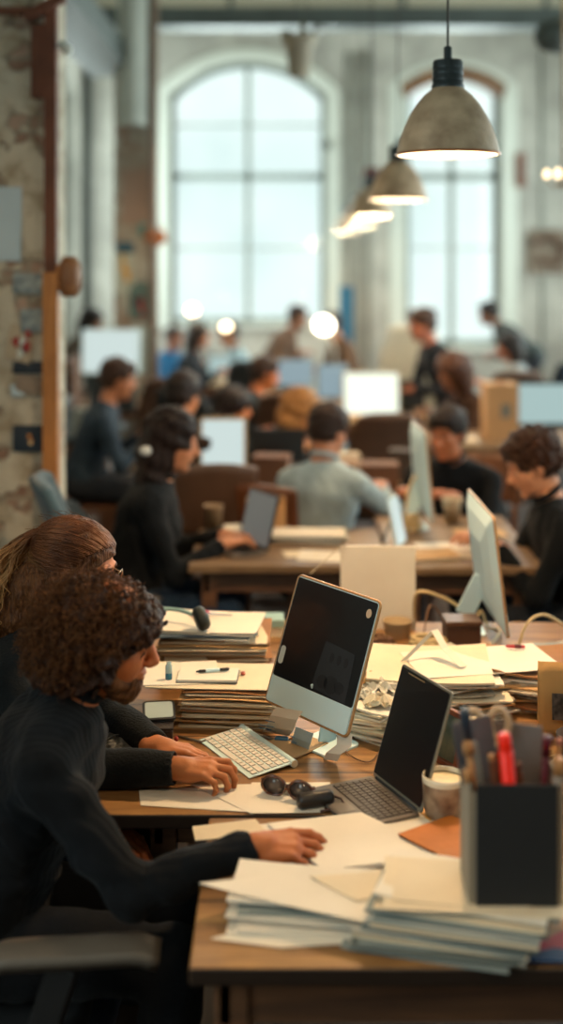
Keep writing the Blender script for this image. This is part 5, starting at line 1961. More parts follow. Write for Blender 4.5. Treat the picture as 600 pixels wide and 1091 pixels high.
# dark laptop
LM = pmat(65.2, 18.1, 0)
LC = V(.256, 2.735, .7535)
lp = empty('laptop', (.20, 2.70, .7402), 0, 'open dark laptop with a black screen in the middle of the desks', 'laptop')
Lo = V(.20, 2.70, .7402)
M_lap = mat('warm_grey_metal', '#6f675f', .4, .4)
M_lapd = mat('laptop_screen_back', '#8a8474', .4, .3)
c = LC - Lo
lw_, lh_, ld_ = .215, .262, .165
sp = MB()
sp.prism(rounded(lw_, lh_, .008), 0, .005, LM @ Matrix(((1, 0, 0), (0, 0, 1), (0, 1, 0))), c + LM @ V(0, 0, lh_ / 2))
sp.build('screen_lid', M_lapd, lp, bevel=.001)
display_quad(LM, c, lw_, lh_, .010, lh_ - .005, .005, -.0012, .004).build('display', M_black, lp)
r_ = V(math.cos(R(65.2)), -math.sin(R(65.2)), 0)
n_ = V(-math.sin(R(65.2)), -math.cos(R(65.2)), 0)
BM = Matrix((r_, -n_, V(0, 0, 1))).transposed()
bc = V(c.x, c.y, .0) + n_ * ld_ / 2
MB().prism(rounded(lw_, ld_, .010), .0045, .0135, BM, bc).build('base', M_lap, lp, bevel=.0015)
for a in (-1, 1):
    for b_ in (-1, 1):
        MB().lathe([(0, 0), (.006, 0), (.006, .0046), (0, .0046)], bc + BM @ V(a * lw_ * .4, b_ * ld_ * .38, 0), 12).build('rubber_foot', M_dark, lp)
MB().prism(rounded(lw_ - .022, ld_ * .60, .003), .0134, .0139, BM, bc - n_ * ld_ * .13).build('key_well', mat('key_well_dark', '#2b2622', .6), lp)
MB().prism(rounded(.07, .04, .004), .0135, .0139, BM, bc + n_ * ld_ * .34).build('trackpad', mat('trackpad_grey', '#7d746a', .35, .3), lp)
kk = MB()
for j in range(6):
    y = ld_ * .13 + ld_ * .60 / 2 - (j + .5) * ld_ * .60 / 6
    cnt = 14
    for i in range(cnt):
        wk = (lw_ - .026) / cnt
        if j == 5 and 4 <= i <= 8:
            if i == 4:
                kk.box(bc + BM @ V(-(lw_ - .026) / 2 + wk * 6.5, y, .0146), (wk * 5 - .002, .0115, .0018), BM)
            continue
        kk.box(bc + BM @ V(-(lw_ - .026) / 2 + wk * (i + .5), y, .0146), (wk - .0024, .0125, .0018), BM)
kk.build('keys', mat('brown_grey_key', '#4d443c', .5), lp)
MB().tube([c + LM @ V(-lw_ * .42, .002, .001), c + LM @ V(lw_ * .42, .002, .001)], .0045, 10).build('hinge', M_dark, lp, smooth=True)
MB().box(c + LM @ V(-.035, -.0022, lh_ * .955), (.07, .0006, .0022), LM).build('camera_strip', mat('strip_tan', '#a08560', .4), lp)

# second row laptop
LM2 = pmat(58, 14, 0)
Lo2 = V(-.12, 5.12, .7402)
l2 = empty('laptop', tuple(Lo2), 0, 'open grey laptop before the long haired woman, second row', 'laptop')
c2 = V(0, 0, .012)
MB().prism(rounded(.235, .225, .008), 0, .006, LM2 @ Matrix(((1, 0, 0), (0, 0, 1), (0, 1, 0))), c2 + LM2 @ V(0, 0, .1125)).build('screen_lid', mat('dark_lid', '#3d3a38', .4, .3), l2, bevel=.001)
display_quad(LM2, c2, .235, .225, .012, .218, .008, -.0012).build('display', mat('pale_display', '#30302e', .3, emit=(.50, .50, .46, 1), estr=.22), l2)
r2 = V(math.cos(R(58)), -math.sin(R(58)), 0)
n2 = V(-math.sin(R(58)), -math.cos(R(58)), 0)
BM2 = Matrix((r2, -n2, V(0, 0, 1))).transposed()
MB().prism(rounded(.235, .165, .01), 0, .012, BM2, n2 * .083).build('base', M_lap, l2, bevel=.0015)
kk = MB()
for j in range(5):
    for i in range(12):
        kk.box(n2 * .070 + BM2 @ V(-.10 + i * .0182, .035 - j * .017, .0128), (.0155, .014, .0016), BM2)
kk.build('keys', mat('dark_key', '#26231f', .5), l2)


def monitor(loc, yaw, w, h, z, label, screen, frame, base_m=None, name='monitor', strength=None, stand=True, t=.03, fw=.012, tilt=6, cat='monitor'):
    """flat display on a stand; faces -y when yaw = 0; loc on the desk top, z = height of the lower edge above it"""
    o = empty(name, loc, yaw, label, cat)
    M = Matrix.Rotation(-R(tilt), 3, 'X')
    c = V(0, 0, z)
    MB().prism(rounded(w, h, .008), -t, 0, M @ Matrix(((1, 0, 0), (0, 0, -1), (0, 1, 0))), c + M @ V(0, 0, h / 2)).build('housing', frame, o, bevel=.002)
    MB().prism(rounded(w - 2 * fw, h - 2 * fw, .003), 0, .0012, M @ Matrix(((1, 0, 0), (0, 0, -1), (0, 1, 0))), c + M @ V(0, 0, h / 2)).build('screen', screen, o)
    if stand:
        bm_ = base_m or frame
        MB().bar((0, t + .01, .008), (0, t + .012, z + h * .45), .05, .015, up=(0, 1, 0)).build('stand', bm_, o, bevel=.003)
        MB().prism(rounded(min(.2, w * .6), .14, .03), 0, .01, None, (0, t, 0)).build('foot', bm_, o, bevel=.002)
    return o


M_scr_pale = mat('lit_pale_screen', '#202020', .3, emit=(.72, .86, .84, 1), estr=.85)
M_scr_white = mat('lit_white_screen', '#202020', .3, emit=(.93, 1.0, .86, 1), estr=1.15)
M_scr_blue = mat('lit_blue_grey_screen', '#202428', .3, emit=(.30, .42, .48, 1), estr=.8)
M_scr_aqua = mat('lit_aqua_screen', '#202428', .3, emit=(.42, .58, .57, 1), estr=.9)
M_beigef = mat('beige_frame', '#b99a70', .5)
monitor((-.312, 6.50, .7402), 0, .25, .325, .045, 'framed pale screen with a tan border behind the long haired woman', M_scr_pale, M_beigef, fw=.014)
monitor((.685, 9.30, .7402), 0, .44, .34, .02, 'brightest white glowing monitor on the desk in the middle of the room', M_scr_white, mat('pale_frame', '#a9a791', .5), M_white_paint, fw=.015)
monitor((.40, 9.42, .7402), R(12), .25, .27, .14, 'blue grey monitor overlapping the left of the brightest white one', M_scr_blue, mat('bluegrey_frame', '#66777d', .5))
monitor((1.80, 8.22, .7402), 0, .46, .30, .09, 'wide black framed monitor with a pale aqua screen at the right edge', M_scr_aqua, M_dark, fw=.02)
monitor((1.30, 11.2, .7402), R(15), .30, .26, .50, 'dark raised monitor before the arched window with the wooden frame', M_black, M_dark)
monitor((-1.46, 10.42, .7402), 0, .50, .38, .24, 'big pale board like screen beside the plastered column', M_scr_pale, M_aluw)
monitor((-1.22, 8.75, .7402), R(-10), .34, .26, .12, 'dark monitor on the dark desk left of the man in dark blue', M_black, mat('teal_black_frame', '#1d2e33', .5))

# ================================================================= things on the long desk
Z2 = .7402
# rear left stack
zz = Z2
for i in range(8):
    rr = random.Random(60 + i)
    t = .0105 + .003 * rr.random()
    folder(-.195 + rr.uniform(-.012, .012), 3.58 + rr.uniform(-.012, .012), zz, .315, .235, t, rr.uniform(-6, 6), [M_kraft, M_kraft2, M_kraft][i % 3],
           'manila folder in the tall stack behind the notepad with the pen', 'manila folders in the rear left stack', seed=i)
    zz += t + .0042
zz = paper_stack(-.21, 3.58, zz, 6, .29, .21, .0035, -3, [M_paper, M_paperb, M_paper, M_slateb, M_paper, M_paper], 'white paper bundle on the rear stack of manila folders',
                 'paper bundles on the rear left folders', jit=(.014, 7), seed=31, top_label='topmost white sheets of the rear left stack, under the red scissors', lines=0)
ZR = zz
# red scissors
rs = empty('scissors', (-.235, 3.64, ZR + .004), R(-12), 'scissors with red handles lying on the rear left paper stack', 'scissors')
for sx in (-1, 1):
    MB().tube([(.022 + .022 * math.cos(a) - .03, sx * .012 + .010 * math.sin(a), .004) for a in [2 * PI * q / 18 for q in range(18)]], .0042, 8, closed=True).build(
        'handle', mat('rose_red_plastic', '#b4394a', .35), rs, smooth=True)
MB().prism([(.01, -.006), (.09, -.001), (.09, .001), (.01, .006)], .002, .005).build('blades', M_gm, rs)
# headphones
hpn = empty('headphones', (-.335, 3.47, ZR + .001), R(20), 'black headphones with a pale teal band at the left of the rear stack', 'headphones')
MB().tube([(.005 + .105 * math.cos(a), .0 + .10 * math.sin(a), .022 + .018 * math.sin(a)) for a in [R(-8 + 196 * k / 20) for k in range(21)]], .0058, 8).build(
    'headband', mat('pale_teal_band', '#7fa3a3', .5), hpn, smooth=True)
for sx in (-1, 1):
    MB().lathe([(0, -.016), (.026, -.016), (.034, -.008), (.035, .008), (.028, .018), (0, .019)], (sx * .10 * (1 if sx > 0 else .9) + .005, -.015, .034), 24,
               Matrix.Rotation(R(70 * sx), 3, 'Y')).build('ear_cup', mat('dark_teal_black', '#16211f', .5), hpn, smooth=True)
# front left stack
zz = Z2
for i in range(6):
    rr = random.Random(90 + i)
    t = .0095 + .003 * rr.random()
    folder(-.135 + rr.uniform(-.010, .012) + .003 * i, 3.245 + rr.uniform(-.01, .01), zz, .255, .215, t, rr.uniform(-9, 5) - 3, [M_kraft, M_kraft, M_kraft2][i % 3],
           'manila folder in the stack under the notepad with the pen', 'manila folders in the front left stack', gap=.006, seed=20 + i)
    zz += t + .0045
prismed('paper_sheet', rect(-.17, 3.262, .36, .205, -3), zz + .004, .002, M_paper2, 'wide cream sheet under the notepad, on the folders behind the keyboard', seed=41, curl=.003)
prismed('paper_sheet', rect(-.27, 3.275, .20, .18, 6), zz + .0065, .002, M_paper, 'white sheet left of the notepad reaching towards the curly haired man', seed=42, curl=.003)
ZF = zz + .009
np_ = empty('notepad', (-.195, 3.245, ZF), R(-2), 'white notepad with a dark lower edge and a pen on it', 'notepad')
MB().box((0, 0, .004), (.158, .098, .008)).build('pages', M_paper, np_, bevel=.001)
MB().box((0, 0, .0008), (.162, .102, .0016)).build('back_board', mat('black_board', '#26221f', .7), np_)
pen = empty('pen', (-.185, 3.255, ZF + .0135), R(14), 'black and silver pen lying across the white notepad', 'pen')
Mx = Matrix.Rotation(R(90), 3, 'Y')
MB().lathe([(0, -.045), (.0015, -.043), (.004, -.034), (.0042, .0)], (0, 0, 0), 14, Mx).build('barrel', M_dark, pen, smooth=True)
MB().lathe([(.0043, -.018), (.0046, -.017), (.0046, .018), (.0043, .02)], (0, 0, 0), 14, Mx).build('silver_grip', M_alu, pen, smooth=True)
MB().lathe([(.0042, 0), (.0042, .042), (.003, .046), (0, .046)], (0, 0, 0), 14, Mx).build('cap', M_dark, pen, smooth=True)
er = tag(MB().lathe([(0, 0), (.006, 0), (.0065, .003), (.0055, .007), (0, .0075)], seg=16).build('red_button', mat('orange_red_rubber', '#a8432c', .5), smooth=True, loc=(-.103, 3.262, ZF - .0005)),
         'tiny red brown round magnet right of the notepad', 'magnet')
vi = empty('ink_vial', (-.298, 3.225, ZF - .0005), 0, 'small clear vial with blue ink standing left of the notepad', 'vial')
MB().lathe([(0, 0), (.008, 0), (.009, .002), (.009, .018), (0, .018)], seg=18).build('ink', mat('blue_ink', '#2d6478', .2), vi, smooth=True)
MB().lathe([(.0092, .018), (.0092, .036), (.006, .040), (.006, .046), (0, .046)], seg=18).build('glass_neck', mat('pale_glass', '#a5bab5', .1, coat=.5), vi, smooth=True)
# dark box with the phone
db = empty('leather_box', (-.318, 3.075, Z2), R(4), 'dark brown leather box by the manila folders, a phone on its lid', 'box')
MB().box((0, 0, .021), (.088, .10, .042)).build('box_body', mat('dark_brown_leather', '#33241e', .5, bump=.2, bscale=200), db, bevel=.003)
MB().box((0, 0, .0455), (.092, .104, .006)).build('lid', mat('dark_lid_leather', '#2b2019', .5, bump=.2, bscale=200), db, bevel=.002)
MB().lathe([(0, 0), (.006, .001), (.007, .006), (.004, .010), (0, .011)], (.048, -.035, .015), 14, Matrix.Rotation(R(90), 3, 'Y')).build('red_clasp', M_red, db, smooth=True)
ph = empty('phone', (-.312, 3.105, Z2 + .049), R(8), 'phone with a pale bright screen lying on the dark leather box', 'phone')
Mp = Matrix.Rotation(R(10), 3, 'X')
MB().prism(rounded(.082, .088, .010), 0, .008, Mp, (0, 0, .009)).build('phone_body', M_dark, ph, bevel=.0015)
MB().prism(rounded(.070, .074, .008), .008, .0086, Mp, (0, 0, .009)).build('phone_screen', mat('pale_phone_screen', '#aebcb8', .15, coat=.5), ph)
po = empty('pouch', (-.385, 2.985, Z2), R(-10), 'wrinkled grey leather pouch at the desk edge, mostly behind the curly hair', 'pouch')
s = SDF([-.09, -.09, -.01], [.09, .09, .08], .003)
s.ell((0, 0, .024), (.055, .068, .024), None, .01)
s.ell((.0, .03, .035), (.045, .035, .020), None, .01)
s.ell((0, 0, -.1), (.3, .3, .1), None, .001, 'sub')
s.wobble(.0022, 90, 3)
link_mesh('pouch_body', s.mesh('pouch_body'), mat('grey_leather', '#4a4a47', .5, bump=.3, bscale=180), po)
MB().tube([(-.045, -.04, .036), (-.02, -.015, .052), (.02, .0, .052), (.048, .02, .036)], .0025, 6).build('zip_seam', M_dark, po, smooth=True)
# book block left of the pouch, under the forearms
bk = empty('book', (-.345, 2.915, Z2), R(0), 'thick dark book lying under the grey pouch side, by the typing woman\'s cuff', 'book')
MB().box((0, 0, .0015), (.09, .07, .003)).box((0, 0, .0205), (.09, .07, .003)).box((-.044, 0, .011), (.002, .07, .02)).build('cover', mat('charcoal_cover', '#2c2b2a', .6), bk, bevel=.001)
MB().box((.001, 0, .011), (.085, .066, .016)).build('pages', M_paperg, bk)

# cable with blue plug + tan pad under the screen
cb = empty('usb_cable', on(300, 792), 0, 'grey cable with a blue plug running in front of the manila folders', 'cable')
o0 = cb.location.copy()
pts = [on(190, 786) , on(215, 792), on(245, 783), on(275, 784), on(292, 790)]
MB().tube([p - o0 + V(0, 0, .004) for p in pts], .0032, 8).build('cord', mat('grey_cord', '#6e6a62', .5), cb, smooth=True)
MB().box(on(300, 791) - o0 + V(0, 0, .008), (.034, .018, .012), (0, 0, R(-10))).build('plug', mat('blue_plug', '#3f6f93', .4), cb, bevel=.003)
prismed('cork_pad', px((282, 794), (318, 783), (350, 795), (312, 811)), Z2, .004, mat('tan_pad', '#b99a72', .7), 'tan square pad lying under the tilted silver computer', 'pad')


def ribbon_paper(name, pts, w, m, label, cat='paper', up=(0, 1, 0), marks=None):
    """strip of paper following pts"""
    pts = [V(*p) for p in pts]
    c = sum(pts, V(0, 0, 0)) / len(pts)
    u = V(*up).normalized()

    def fn(a, b):
        k = a * (len(pts) - 1)
        i = min(int(k), len(pts) - 2)
        p = pts[i].lerp(pts[i + 1], k - i) - c
        return p + u * (b - .5) * w
    n = (len(pts) - 1) * (4 if len(pts) < 6 else 1)
    o = MB().surf(fn, n, 3, .0008).build(name, m, None, loc=tuple(c))
    tag(o, label, cat)
    if marks:
        mb = MB()
        for a, b, l in marks:
            p, q = fn(a, b), fn(min(1, a + .06), b)
            mb.bar(p + V(-.0015, -.0015, 0), p + u * l + V(-.0015, -.0015, 0), .003, .0008)
        mb.build('printed_marks', mat('blue_print', '#4b7c9b', .7), o)
    return o


ribbon_paper('printed_leaflet', [(-.015, 3.10, .747), (-.004, 3.06, .775), (.006, 3.035, .812), (.02, 3.03, .835)], .085, M_paper, 'crumpled printed leaflet hanging under the left of the tilted screen', up=(.75, -.6, .1),
             marks=[(.2, -.2, .04), (.35, -.3, .05), (.5, -.1, .03), (.15, .1, .03)])
ribbon_paper('printed_leaflet', [(.045, 3.02, .745), (.05, 3.0, .77), (.057, 2.985, .80)], .06, mat('pale_blue_paper', '#b9cdd2', .8), 'pale blue torn leaflet under the middle of the tilted screen', up=(.7, -.7, 0),
             marks=[(.2, -.2, .03), (.5, -.2, .02)])
ribbon_paper('torn_label', [(.118, 2.945, .743), (.125, 2.93, .765), (.15, 2.915, .79), (.152, 2.925, .815)], .045, M_paper, 'torn white label hanging at the right lower corner of the tilted screen', up=(.75, -.65, .15))
tag(MB().surf(lambda u, v: (.03 * (u - .5) + .012 * math.sin(v * 5), .028 * (v - .5), .006 + .012 * abs(math.sin(u * 4 + v * 3))), 10, 10, .0012).build('paper_scrap', M_kraft2, loc=(.045, 3.045, Z2)),
    'small brown crumpled scrap under the tilted screen', 'paper')

# cream divider, books, box, cup, coil
dv = empty('cream_board', (.316, 4.00, Z2), R(-3), 'blank cream upright board standing behind the tilted dark screen', 'board')
MB().prism(rounded(.245, .272, .006), -.006, .006, Matrix.Rotation(R(90), 3, 'X'), (0, 0, .137)).build('panel', mat('cream_card_board', '#ddd6c6', .8, var=.04), dv, bevel=.001)
MB().prism([(0, 0), (.06, 0), (0, .16)], -.003, .003, Matrix(((0, 0, 1), (1, 0, 0), (0, 1, 0))), (.06, .006, 0)).prism([(0, 0), (.06, 0), (0, .16)], -.003, .003, Matrix(((0, 0, 1), (1, 0, 0), (0, 1, 0))), (-.06, .006, 0)).build('prop', M_kraft, dv)
bb = empty('book', (-.055, 3.955, Z2), R(-4), 'beige bound book under the teal one at the back of the long desk', 'book')
MB().box((0, 0, .0155), (.125, .085, .025)).build('pages', M_paper2, bb)
MB().box((0, 0, .0015), (.13, .09, .003)).box((0, 0, .0295), (.13, .09, .003)).box((0, .044, .0155), (.13, .003, .03)).build('cover', mat('beige_cover', '#a89a78', .7), bb, bevel=.001)
bb2 = empty('book', (-.06, 3.955, Z2 + .0315), R(2), 'pale teal book on top of the beige one at the back of the long desk', 'book')
MB().box((0, 0, .0115), (.13, .085, .017)).build('pages', M_paper, bb2)
MB().box((0, 0, .0015), (.135, .09, .003)).box((0, 0, .0215), (.135, .09, .003)).box((0, -.044, .0115), (.135, .003, .022)).build('cover', mat('pale_teal_cover', '#8fb0a8', .6), bb2, bevel=.001)
bx2 = empty('storage_tin', (.565, 3.83, Z2), R(3), 'dark brown square tin with a lid before the white computer back', 'tin')
MB().box((0, 0, .036), (.108, .09, .072)).build('tin_body', mat('dark_brown_tin', '#4a3328', .45, .2, var=.15), bx2, bevel=.005)
MB().box((0, 0, .080), (.114, .096, .016)).build('lid', mat('brown_tin_lid', '#5c4334', .4, .3), bx2, bevel=.004)
cu = empty('paper_tub', (.372, 3.91, Z2), 0, 'short beige tub at the foot of the cream board', 'tub')
MB().lathe([(0, 0), (.036, 0), (.038, .004), (.046, .052), (.048, .055), (.044, .056), (.036, .01), (0, .008)], seg=32).build('tub_body', mat('beige_tub', '#a08a68', .7, var=.1), cu, smooth=True)


def coil(name, c, rx, ry, turns, r, m, label, h=.02, seed=1, cat='cable', jit=.006, name_part='coil'):
    rr = random.Random(seed)
    pts = []
    n = turns * 18
    for k in range(n):
        a = 2 * PI * k / 18
        g = 1 - .12 * (k // 18) / max(1, turns) * 2 + rr.uniform(-.05, .05)
        pts.append((rx * g * math.cos(a) + rr.uniform(-jit, jit) * .4, ry * g * math.sin(a) + rr.uniform(-jit, jit) * .4, r + h * (k / n) + rr.uniform(0, jit) * .3))
    o = MB().tube(pts, r, 6).build(name, m, None, smooth=True, loc=c)
    return tag(o, label, cat)


M_cream_c = mat('cream_cord', '#c9b182', .6)
M_brown_c = mat('brown_cord', '#6b4a30', .6)
coil('rope_coil', (.455, 3.785, Z2), .060, .045, 6, .0055, M_cream_c, 'coiled cream cord heap left of the dark brown tin', .035, 2)
coil('wire_tangle', (.375, 3.66, Z2), .05, .045, 5, .004, M_brown_c, 'brown wire tangle left of the coiled cream cord', .03, 3, jit=.02)
coil('wire_tangle', (.30, 3.80, Z2), .05, .04, 4, .0045, M_brown_c, 'brown wire tangle in front of the cream board', .03, 5, jit=.02)


def cable(pxs, r, m, label, sag=0, zs=None):
    P_ = [on(a, b, z) if Y is None else at(a, b, Y) for a, b, z, Y in pxs]
    c = P_[0]
    q = []
    n = len(P_)
    for i in range(n - 1):       # Catmull-Rom
        p0, p1, p2, p3 = P_[max(i - 1, 0)], P_[i], P_[i + 1], P_[min(i + 2, n - 1)]
        for k in range(6):
            t = k / 6
            q.append(.5 * ((2 * p1) + (p2 - p0) * t + (2 * p0 - 5 * p1 + 4 * p2 - p3) * t * t + (3 * p1 - p0 - 3 * p2 + p3) * t ** 3) - c)
    q.append(P_[-1] - c)
    o = MB().tube(q, r, 8).build('cable', m, None, smooth=True, loc=tuple(c))
    return tag(o, label, 'cable')


cable([(442, 668, .745, None), (444, 632, 0, 3.95), (470, 636, 0, 3.98), (492, 650, 0, 4.02), (500, 672, .745, None)], .005, M_cream_c, 'thick cream cable arching from the cream board to the brown tin')
cable([(450, 690, .745, None), (455, 655, 0, 3.9), (462, 645, 0, 3.95), (480, 668, 0, 3.97), (500, 660, 0, 4.0)], .003, M_brown_c, 'thin brown cable looping behind the coiled cream cord')
cable([(505, 672, .745, None), (512, 650, 0, 4.0), (520, 668, 0, 4.02), (533, 672, 0, 3.95), (520, 690, .745, None)], .004, M_cream_c, 'cream cable loop right of the brown tin under the computer stand')
cable([(552, 690, .745, None), (562, 664, 0, 3.8), (580, 655, 0, 3.85), (604, 668, 0, 3.9)], .0045, M_cream_c, 'cream cable arching from the round camera towards the right edge')
cable([(330, 612, 0, 3.9), (350, 594, 0, 3.95), (368, 583, 0, 4.0), (372, 640, 0, 4.05), (368, 668, .745, None)], .0016, mat('pale_wire', '#b3a68c', .5), 'thin pale wire curving over the tilted computer')
wb = empty('webcam', (.742, 3.69, Z2), R(30), 'black ball shaped webcam on the desk under the white computer back', 'webcam')
MB().lathe([(0, .0), (.014, .0), (.022, .010), (.024, .024), (.020, .038), (.010, .046), (0, .048)], seg=24).build('ball', M_dark, wb, smooth=True)
MB().lathe([(0, 0), (.009, 0), (.009, .004), (0, .005)], (0, -.022, .026), 16, Matrix.Rotation(R(90), 3, 'X')).build('lens', mat('lens_glass', '#2a3038', .05, coat=1), wb, smooth=True)
ms = empty('computer_mouse', (.80, 3.62, Z2), R(-60), 'white rounded mouse to the right of the black webcam', 'mouse')
MB().surf(lambda u, v: (.028 * math.cos(PI * u) * math.sqrt(max(0, 1 - (2 * v - 1) ** 2 * .9)), .052 * (2 * v - 1), .002 + .026 * math.sin(PI * u) * (1 - (2 * v - 1) ** 2 * .8)), 14, 14, .0015).build(
    'shell', M_white_paint, ms, smooth=True)
MB().tube([(0, .02, .0245), (0, .034, .020)], .003, 8).build('wheel', M_dark, ms, smooth=True)
paper_stack(.86, 3.70, Z2, 5, .24, .17, .005, 15, [M_paper, M_paperb, M_paper], 'paper bundle at the right edge behind the webcam', 'papers behind the webcam', seed=77, jit=(.015, 14), top_label='top paper with a dark curved print behind the white mouse', lines=5)

# right stacks: newspapers and papers
zz = Z2
mats_n = [M_news, M_paper, M_paper2, M_news, M_kraft, M_paper, M_news]
zz = paper_stack(.405, 3.345, zz, 17, .335, .30, .0060, 12, mats_n, 'newspaper or paper bundle in the thick pile behind the dark laptop', 'bundles in the pile behind the dark laptop', jit=(.028, 19), seed=51, curl=.014, ecurl=1.1,
                 top_label='topmost white sheet of the pile right behind the dark laptop')
ZP = zz
prismed('paper_sheet', rect(.55, 3.37, .40, .22, 12), ZP + .0005, .0016, M_paper, 'widest cream sheet across the piles, carrying a red pen', seed=71, curl=.004)
zz = paper_stack(.70, 3.385, Z2, 14, .28, .28, .0062, -14, [M_kraft, M_news, M_paper, M_kraft2, M_news], 'folder or newspaper bundle in the pile left of the kraft paper bag', 'bundles in the pile by the kraft bag', jit=(.025, 17), seed=52, curl=.03,
                 top_label='top bundle with a dark edge beside the kraft paper bag')
rp_ = empty('pen', (.665, 3.46, ZP + .012), R(-5), 'short red pen lying on the widest cream sheet', 'pen')
MB().lathe([(0, -.03), (.004, -.026), (.0055, 0), (.005, .024), (0, .028)], seg=12, M=Mx).build('barrel', mat('red_pen_plastic', '#b8323a', .35), rp_, smooth=True)
MB().lathe([(.0056, -.004), (.006, -.003), (.006, .014), (.0055, .015)], seg=12, M=Mx).build('cap', mat('maroon_plastic', '#5a1220', .4), rp_, smooth=True)
a = [on(432, 714, ZP), on(463, 674, ZP), on(492, 712, ZP)]
a = [at(430, 704, 3.36), at(463, 671, 3.40), at(474, 690, 3.36), at(494, 710, 3.30)]
ribbon_paper('folded_strip', [tuple(q) for q in a], .026, M_paper, 'folded cream paper strip standing like a tent on the pile', up=(.8, .6, 0))
# crumpled papers between the screens
for i, (x, y, r, mm, lab) in enumerate(((.250, 3.10, .034, M_paper2, 'crumpled cream paper ball nearest the tilted screen edge'), (.262, 3.20, .036, M_paper, 'crumpled white paper lump behind the cream ball'),
                                        (.235, 3.27, .030, M_kraft, 'small crumpled tan paper in front of the white lump'), (.215, 3.15, .028, M_paper, 'small crumpled white paper against the thick pile'),
                                        (.20, 3.55, .045, M_kraft2, 'crumpled brown paper lump behind the white one'))):
    rr = random.Random(i + 3)
    ph_ = [rr.uniform(0, 6) for _ in range(6)]

    def fn(u, v, r=r, q=ph_):
        a, b = (u - .5) * 2, (v - .5) * 2
        k = math.sin(4.1 * a + 2.3 * b + q[0]) ** 2 + .7 * abs(math.sin(3.2 * b - 2.9 * a + q[1])) + .4 * abs(math.sin(7 * a + q[2]) * math.sin(6 * b + q[3]))
        e = max(0, 1 - (a * a + b * b) * .42)
        return (r * 1.25 * a * (1 - .25 * k * .5) + .006 * math.sin(9 * b + q[4]), r * 1.1 * b * (1 - .12 * k) + .006 * math.sin(8 * a + q[5]), .0015 + r * .50 * k * e)
    o = MB().surf(fn, 22, 22, .0008).build('crumpled_paper', mm, None, smooth=False, loc=(x, y, Z2 if y > 3.5 else Z2 + .078))
    tag(o, lab, 'paper')
paper_stack(.262, 3.14, Z2, 13, .13, .20, .006, -28, [M_paper, M_paper2], 'bent paper leaf sticking out beside the tilted screen', 'bent leaves beside the tilted screen', jit=(.012, 16), seed=14, curl=.02)

# kraft bag with black prints, cup of red pencils, picture frame, clutter behind the pens
kb_ = empty('kraft_bag', (.765, 3.10, Z2), R(-8), 'kraft paper bag with two black photo prints at the right edge', 'bag')
s = MB()
s.surf(lambda u, v: (-.11 + .22 * u, -.035 - .012 * math.sin(v * PI) + .02 * v, .185 * v + .006 * math.sin(u * 9)), 14, 8, .001)
s.surf(lambda u, v: (-.11 + .22 * u, .035 + .012 * math.sin(v * PI) - .02 * v, .18 * v), 14, 8, .001)
for sx in (-1, 1):
    s.surf(lambda u, v, sx=sx: (sx * (.11 - .012 * math.sin(u * PI)), -.035 + .07 * u + (.02 * v) * (1 - 2 * u), .182 * v), 6, 6, .001)
s.build('paper_body', mat('kraft_paper', '#b58a52', .8, var=.08, bump=.2), kb_, smooth=True)
MB().box((-.055, -.052, .090), (.050, .0015, .065), (R(-6), 0, 0)).box((.010, -.052, .10), (.045, .0015, .09), (R(-6), 0, 0)).build('black_print', mat('black_photo', '#1d1a18', .5, col2='#5a5048', vscale=60, detail=1), kb_)
cp_ = empty('pencil_cup', (.712, 2.93, Z2), 0, 'dark cup of red pencils right of the pen box', 'cup')
MB().lathe([(0, 0), (.046, 0), (.048, .004), (.052, .072), (.049, .074), (.044, .008), (0, .006)], seg=30).build('cup_body', mat('dark_brown_cup', '#2a1a14', .5), cp_, smooth=True)
for i in range(12):
    a = i * 2.4
    rr = random.Random(i)
    x, y = .028 * math.cos(a) * (i % 3 + 1) / 3, .028 * math.sin(a) * (i % 3 + 1) / 3
    o = empty('red_pencil', (.712 + x, 2.93 + y, Z2 + .012), 0, 'thin dark red pencil in the brown cup beside the kraft bag', 'pencil', 'red pencils in the brown cup')
    o.rotation_euler = (y * -8, x * 8, 0)
    h = .085 + rr.uniform(0, .02)
    MB().lathe([(0, 0), (.0032, 0), (.0032, h)], seg=6).build('shaft', [mat('dark_red_paint', '#8a1f22', .4), mat('maroon_plastic', '#5a1220', .4)][i % 2], o)
    MB().lathe([(.0032, h), (.0008, h + .012), (0, h + .013)], seg=6).build('point', M_tan, o)
pf = empty('picture_frame', (.385, 2.93, Z2), R(-58), 'small brown wooden picture frame leaning behind the dark laptop', 'picture frame')
Mf = Matrix.Rotation(R(-14), 3, 'X')
fr = MB()
for a, b in (((-.05, 0, .0), (-.05, 0, .13)), ((.05, 0, 0), (.05, 0, .13)), ((-.05, 0, .006), (.05, 0, .006)), ((-.05, 0, .124), (.05, 0, .124))):
    fr.bar(Mf @ V(*a), Mf @ V(*b), .013, .013)
fr.build('frame', wood('reddish_frame', '#5e2e18', '#8f4f2a', axis='Z'), pf, bevel=.002)
MB().box(Mf @ V(0, .003, .065), (.095, .003, .118), Mf).build('picture', mat('dark_green_picture', '#3c4a3a', .3, col2='#6b6a52', vscale=20), pf)
MB().bar(Mf @ V(0, .006, .10), V(0, .075, 0), .03, .004).build('back_prop', M_kraft2, pf)
pb2 = empty('patterned_box', (.455, 2.98, Z2), R(12), 'small black and cream patterned box left behind the pen box', 'box')
MB().box((0, 0, .035), (.08, .07, .07)).build('box_body', mat('pattern_card', '#1e1a16', .5, col2='#c8a878', vscale=55, detail=1), pb2, bevel=.003)
MB().box((0, 0, .0755), (.084, .074, .011)).build('lid', mat('cream_lid', '#cdbd98', .6), pb2, bevel=.003)
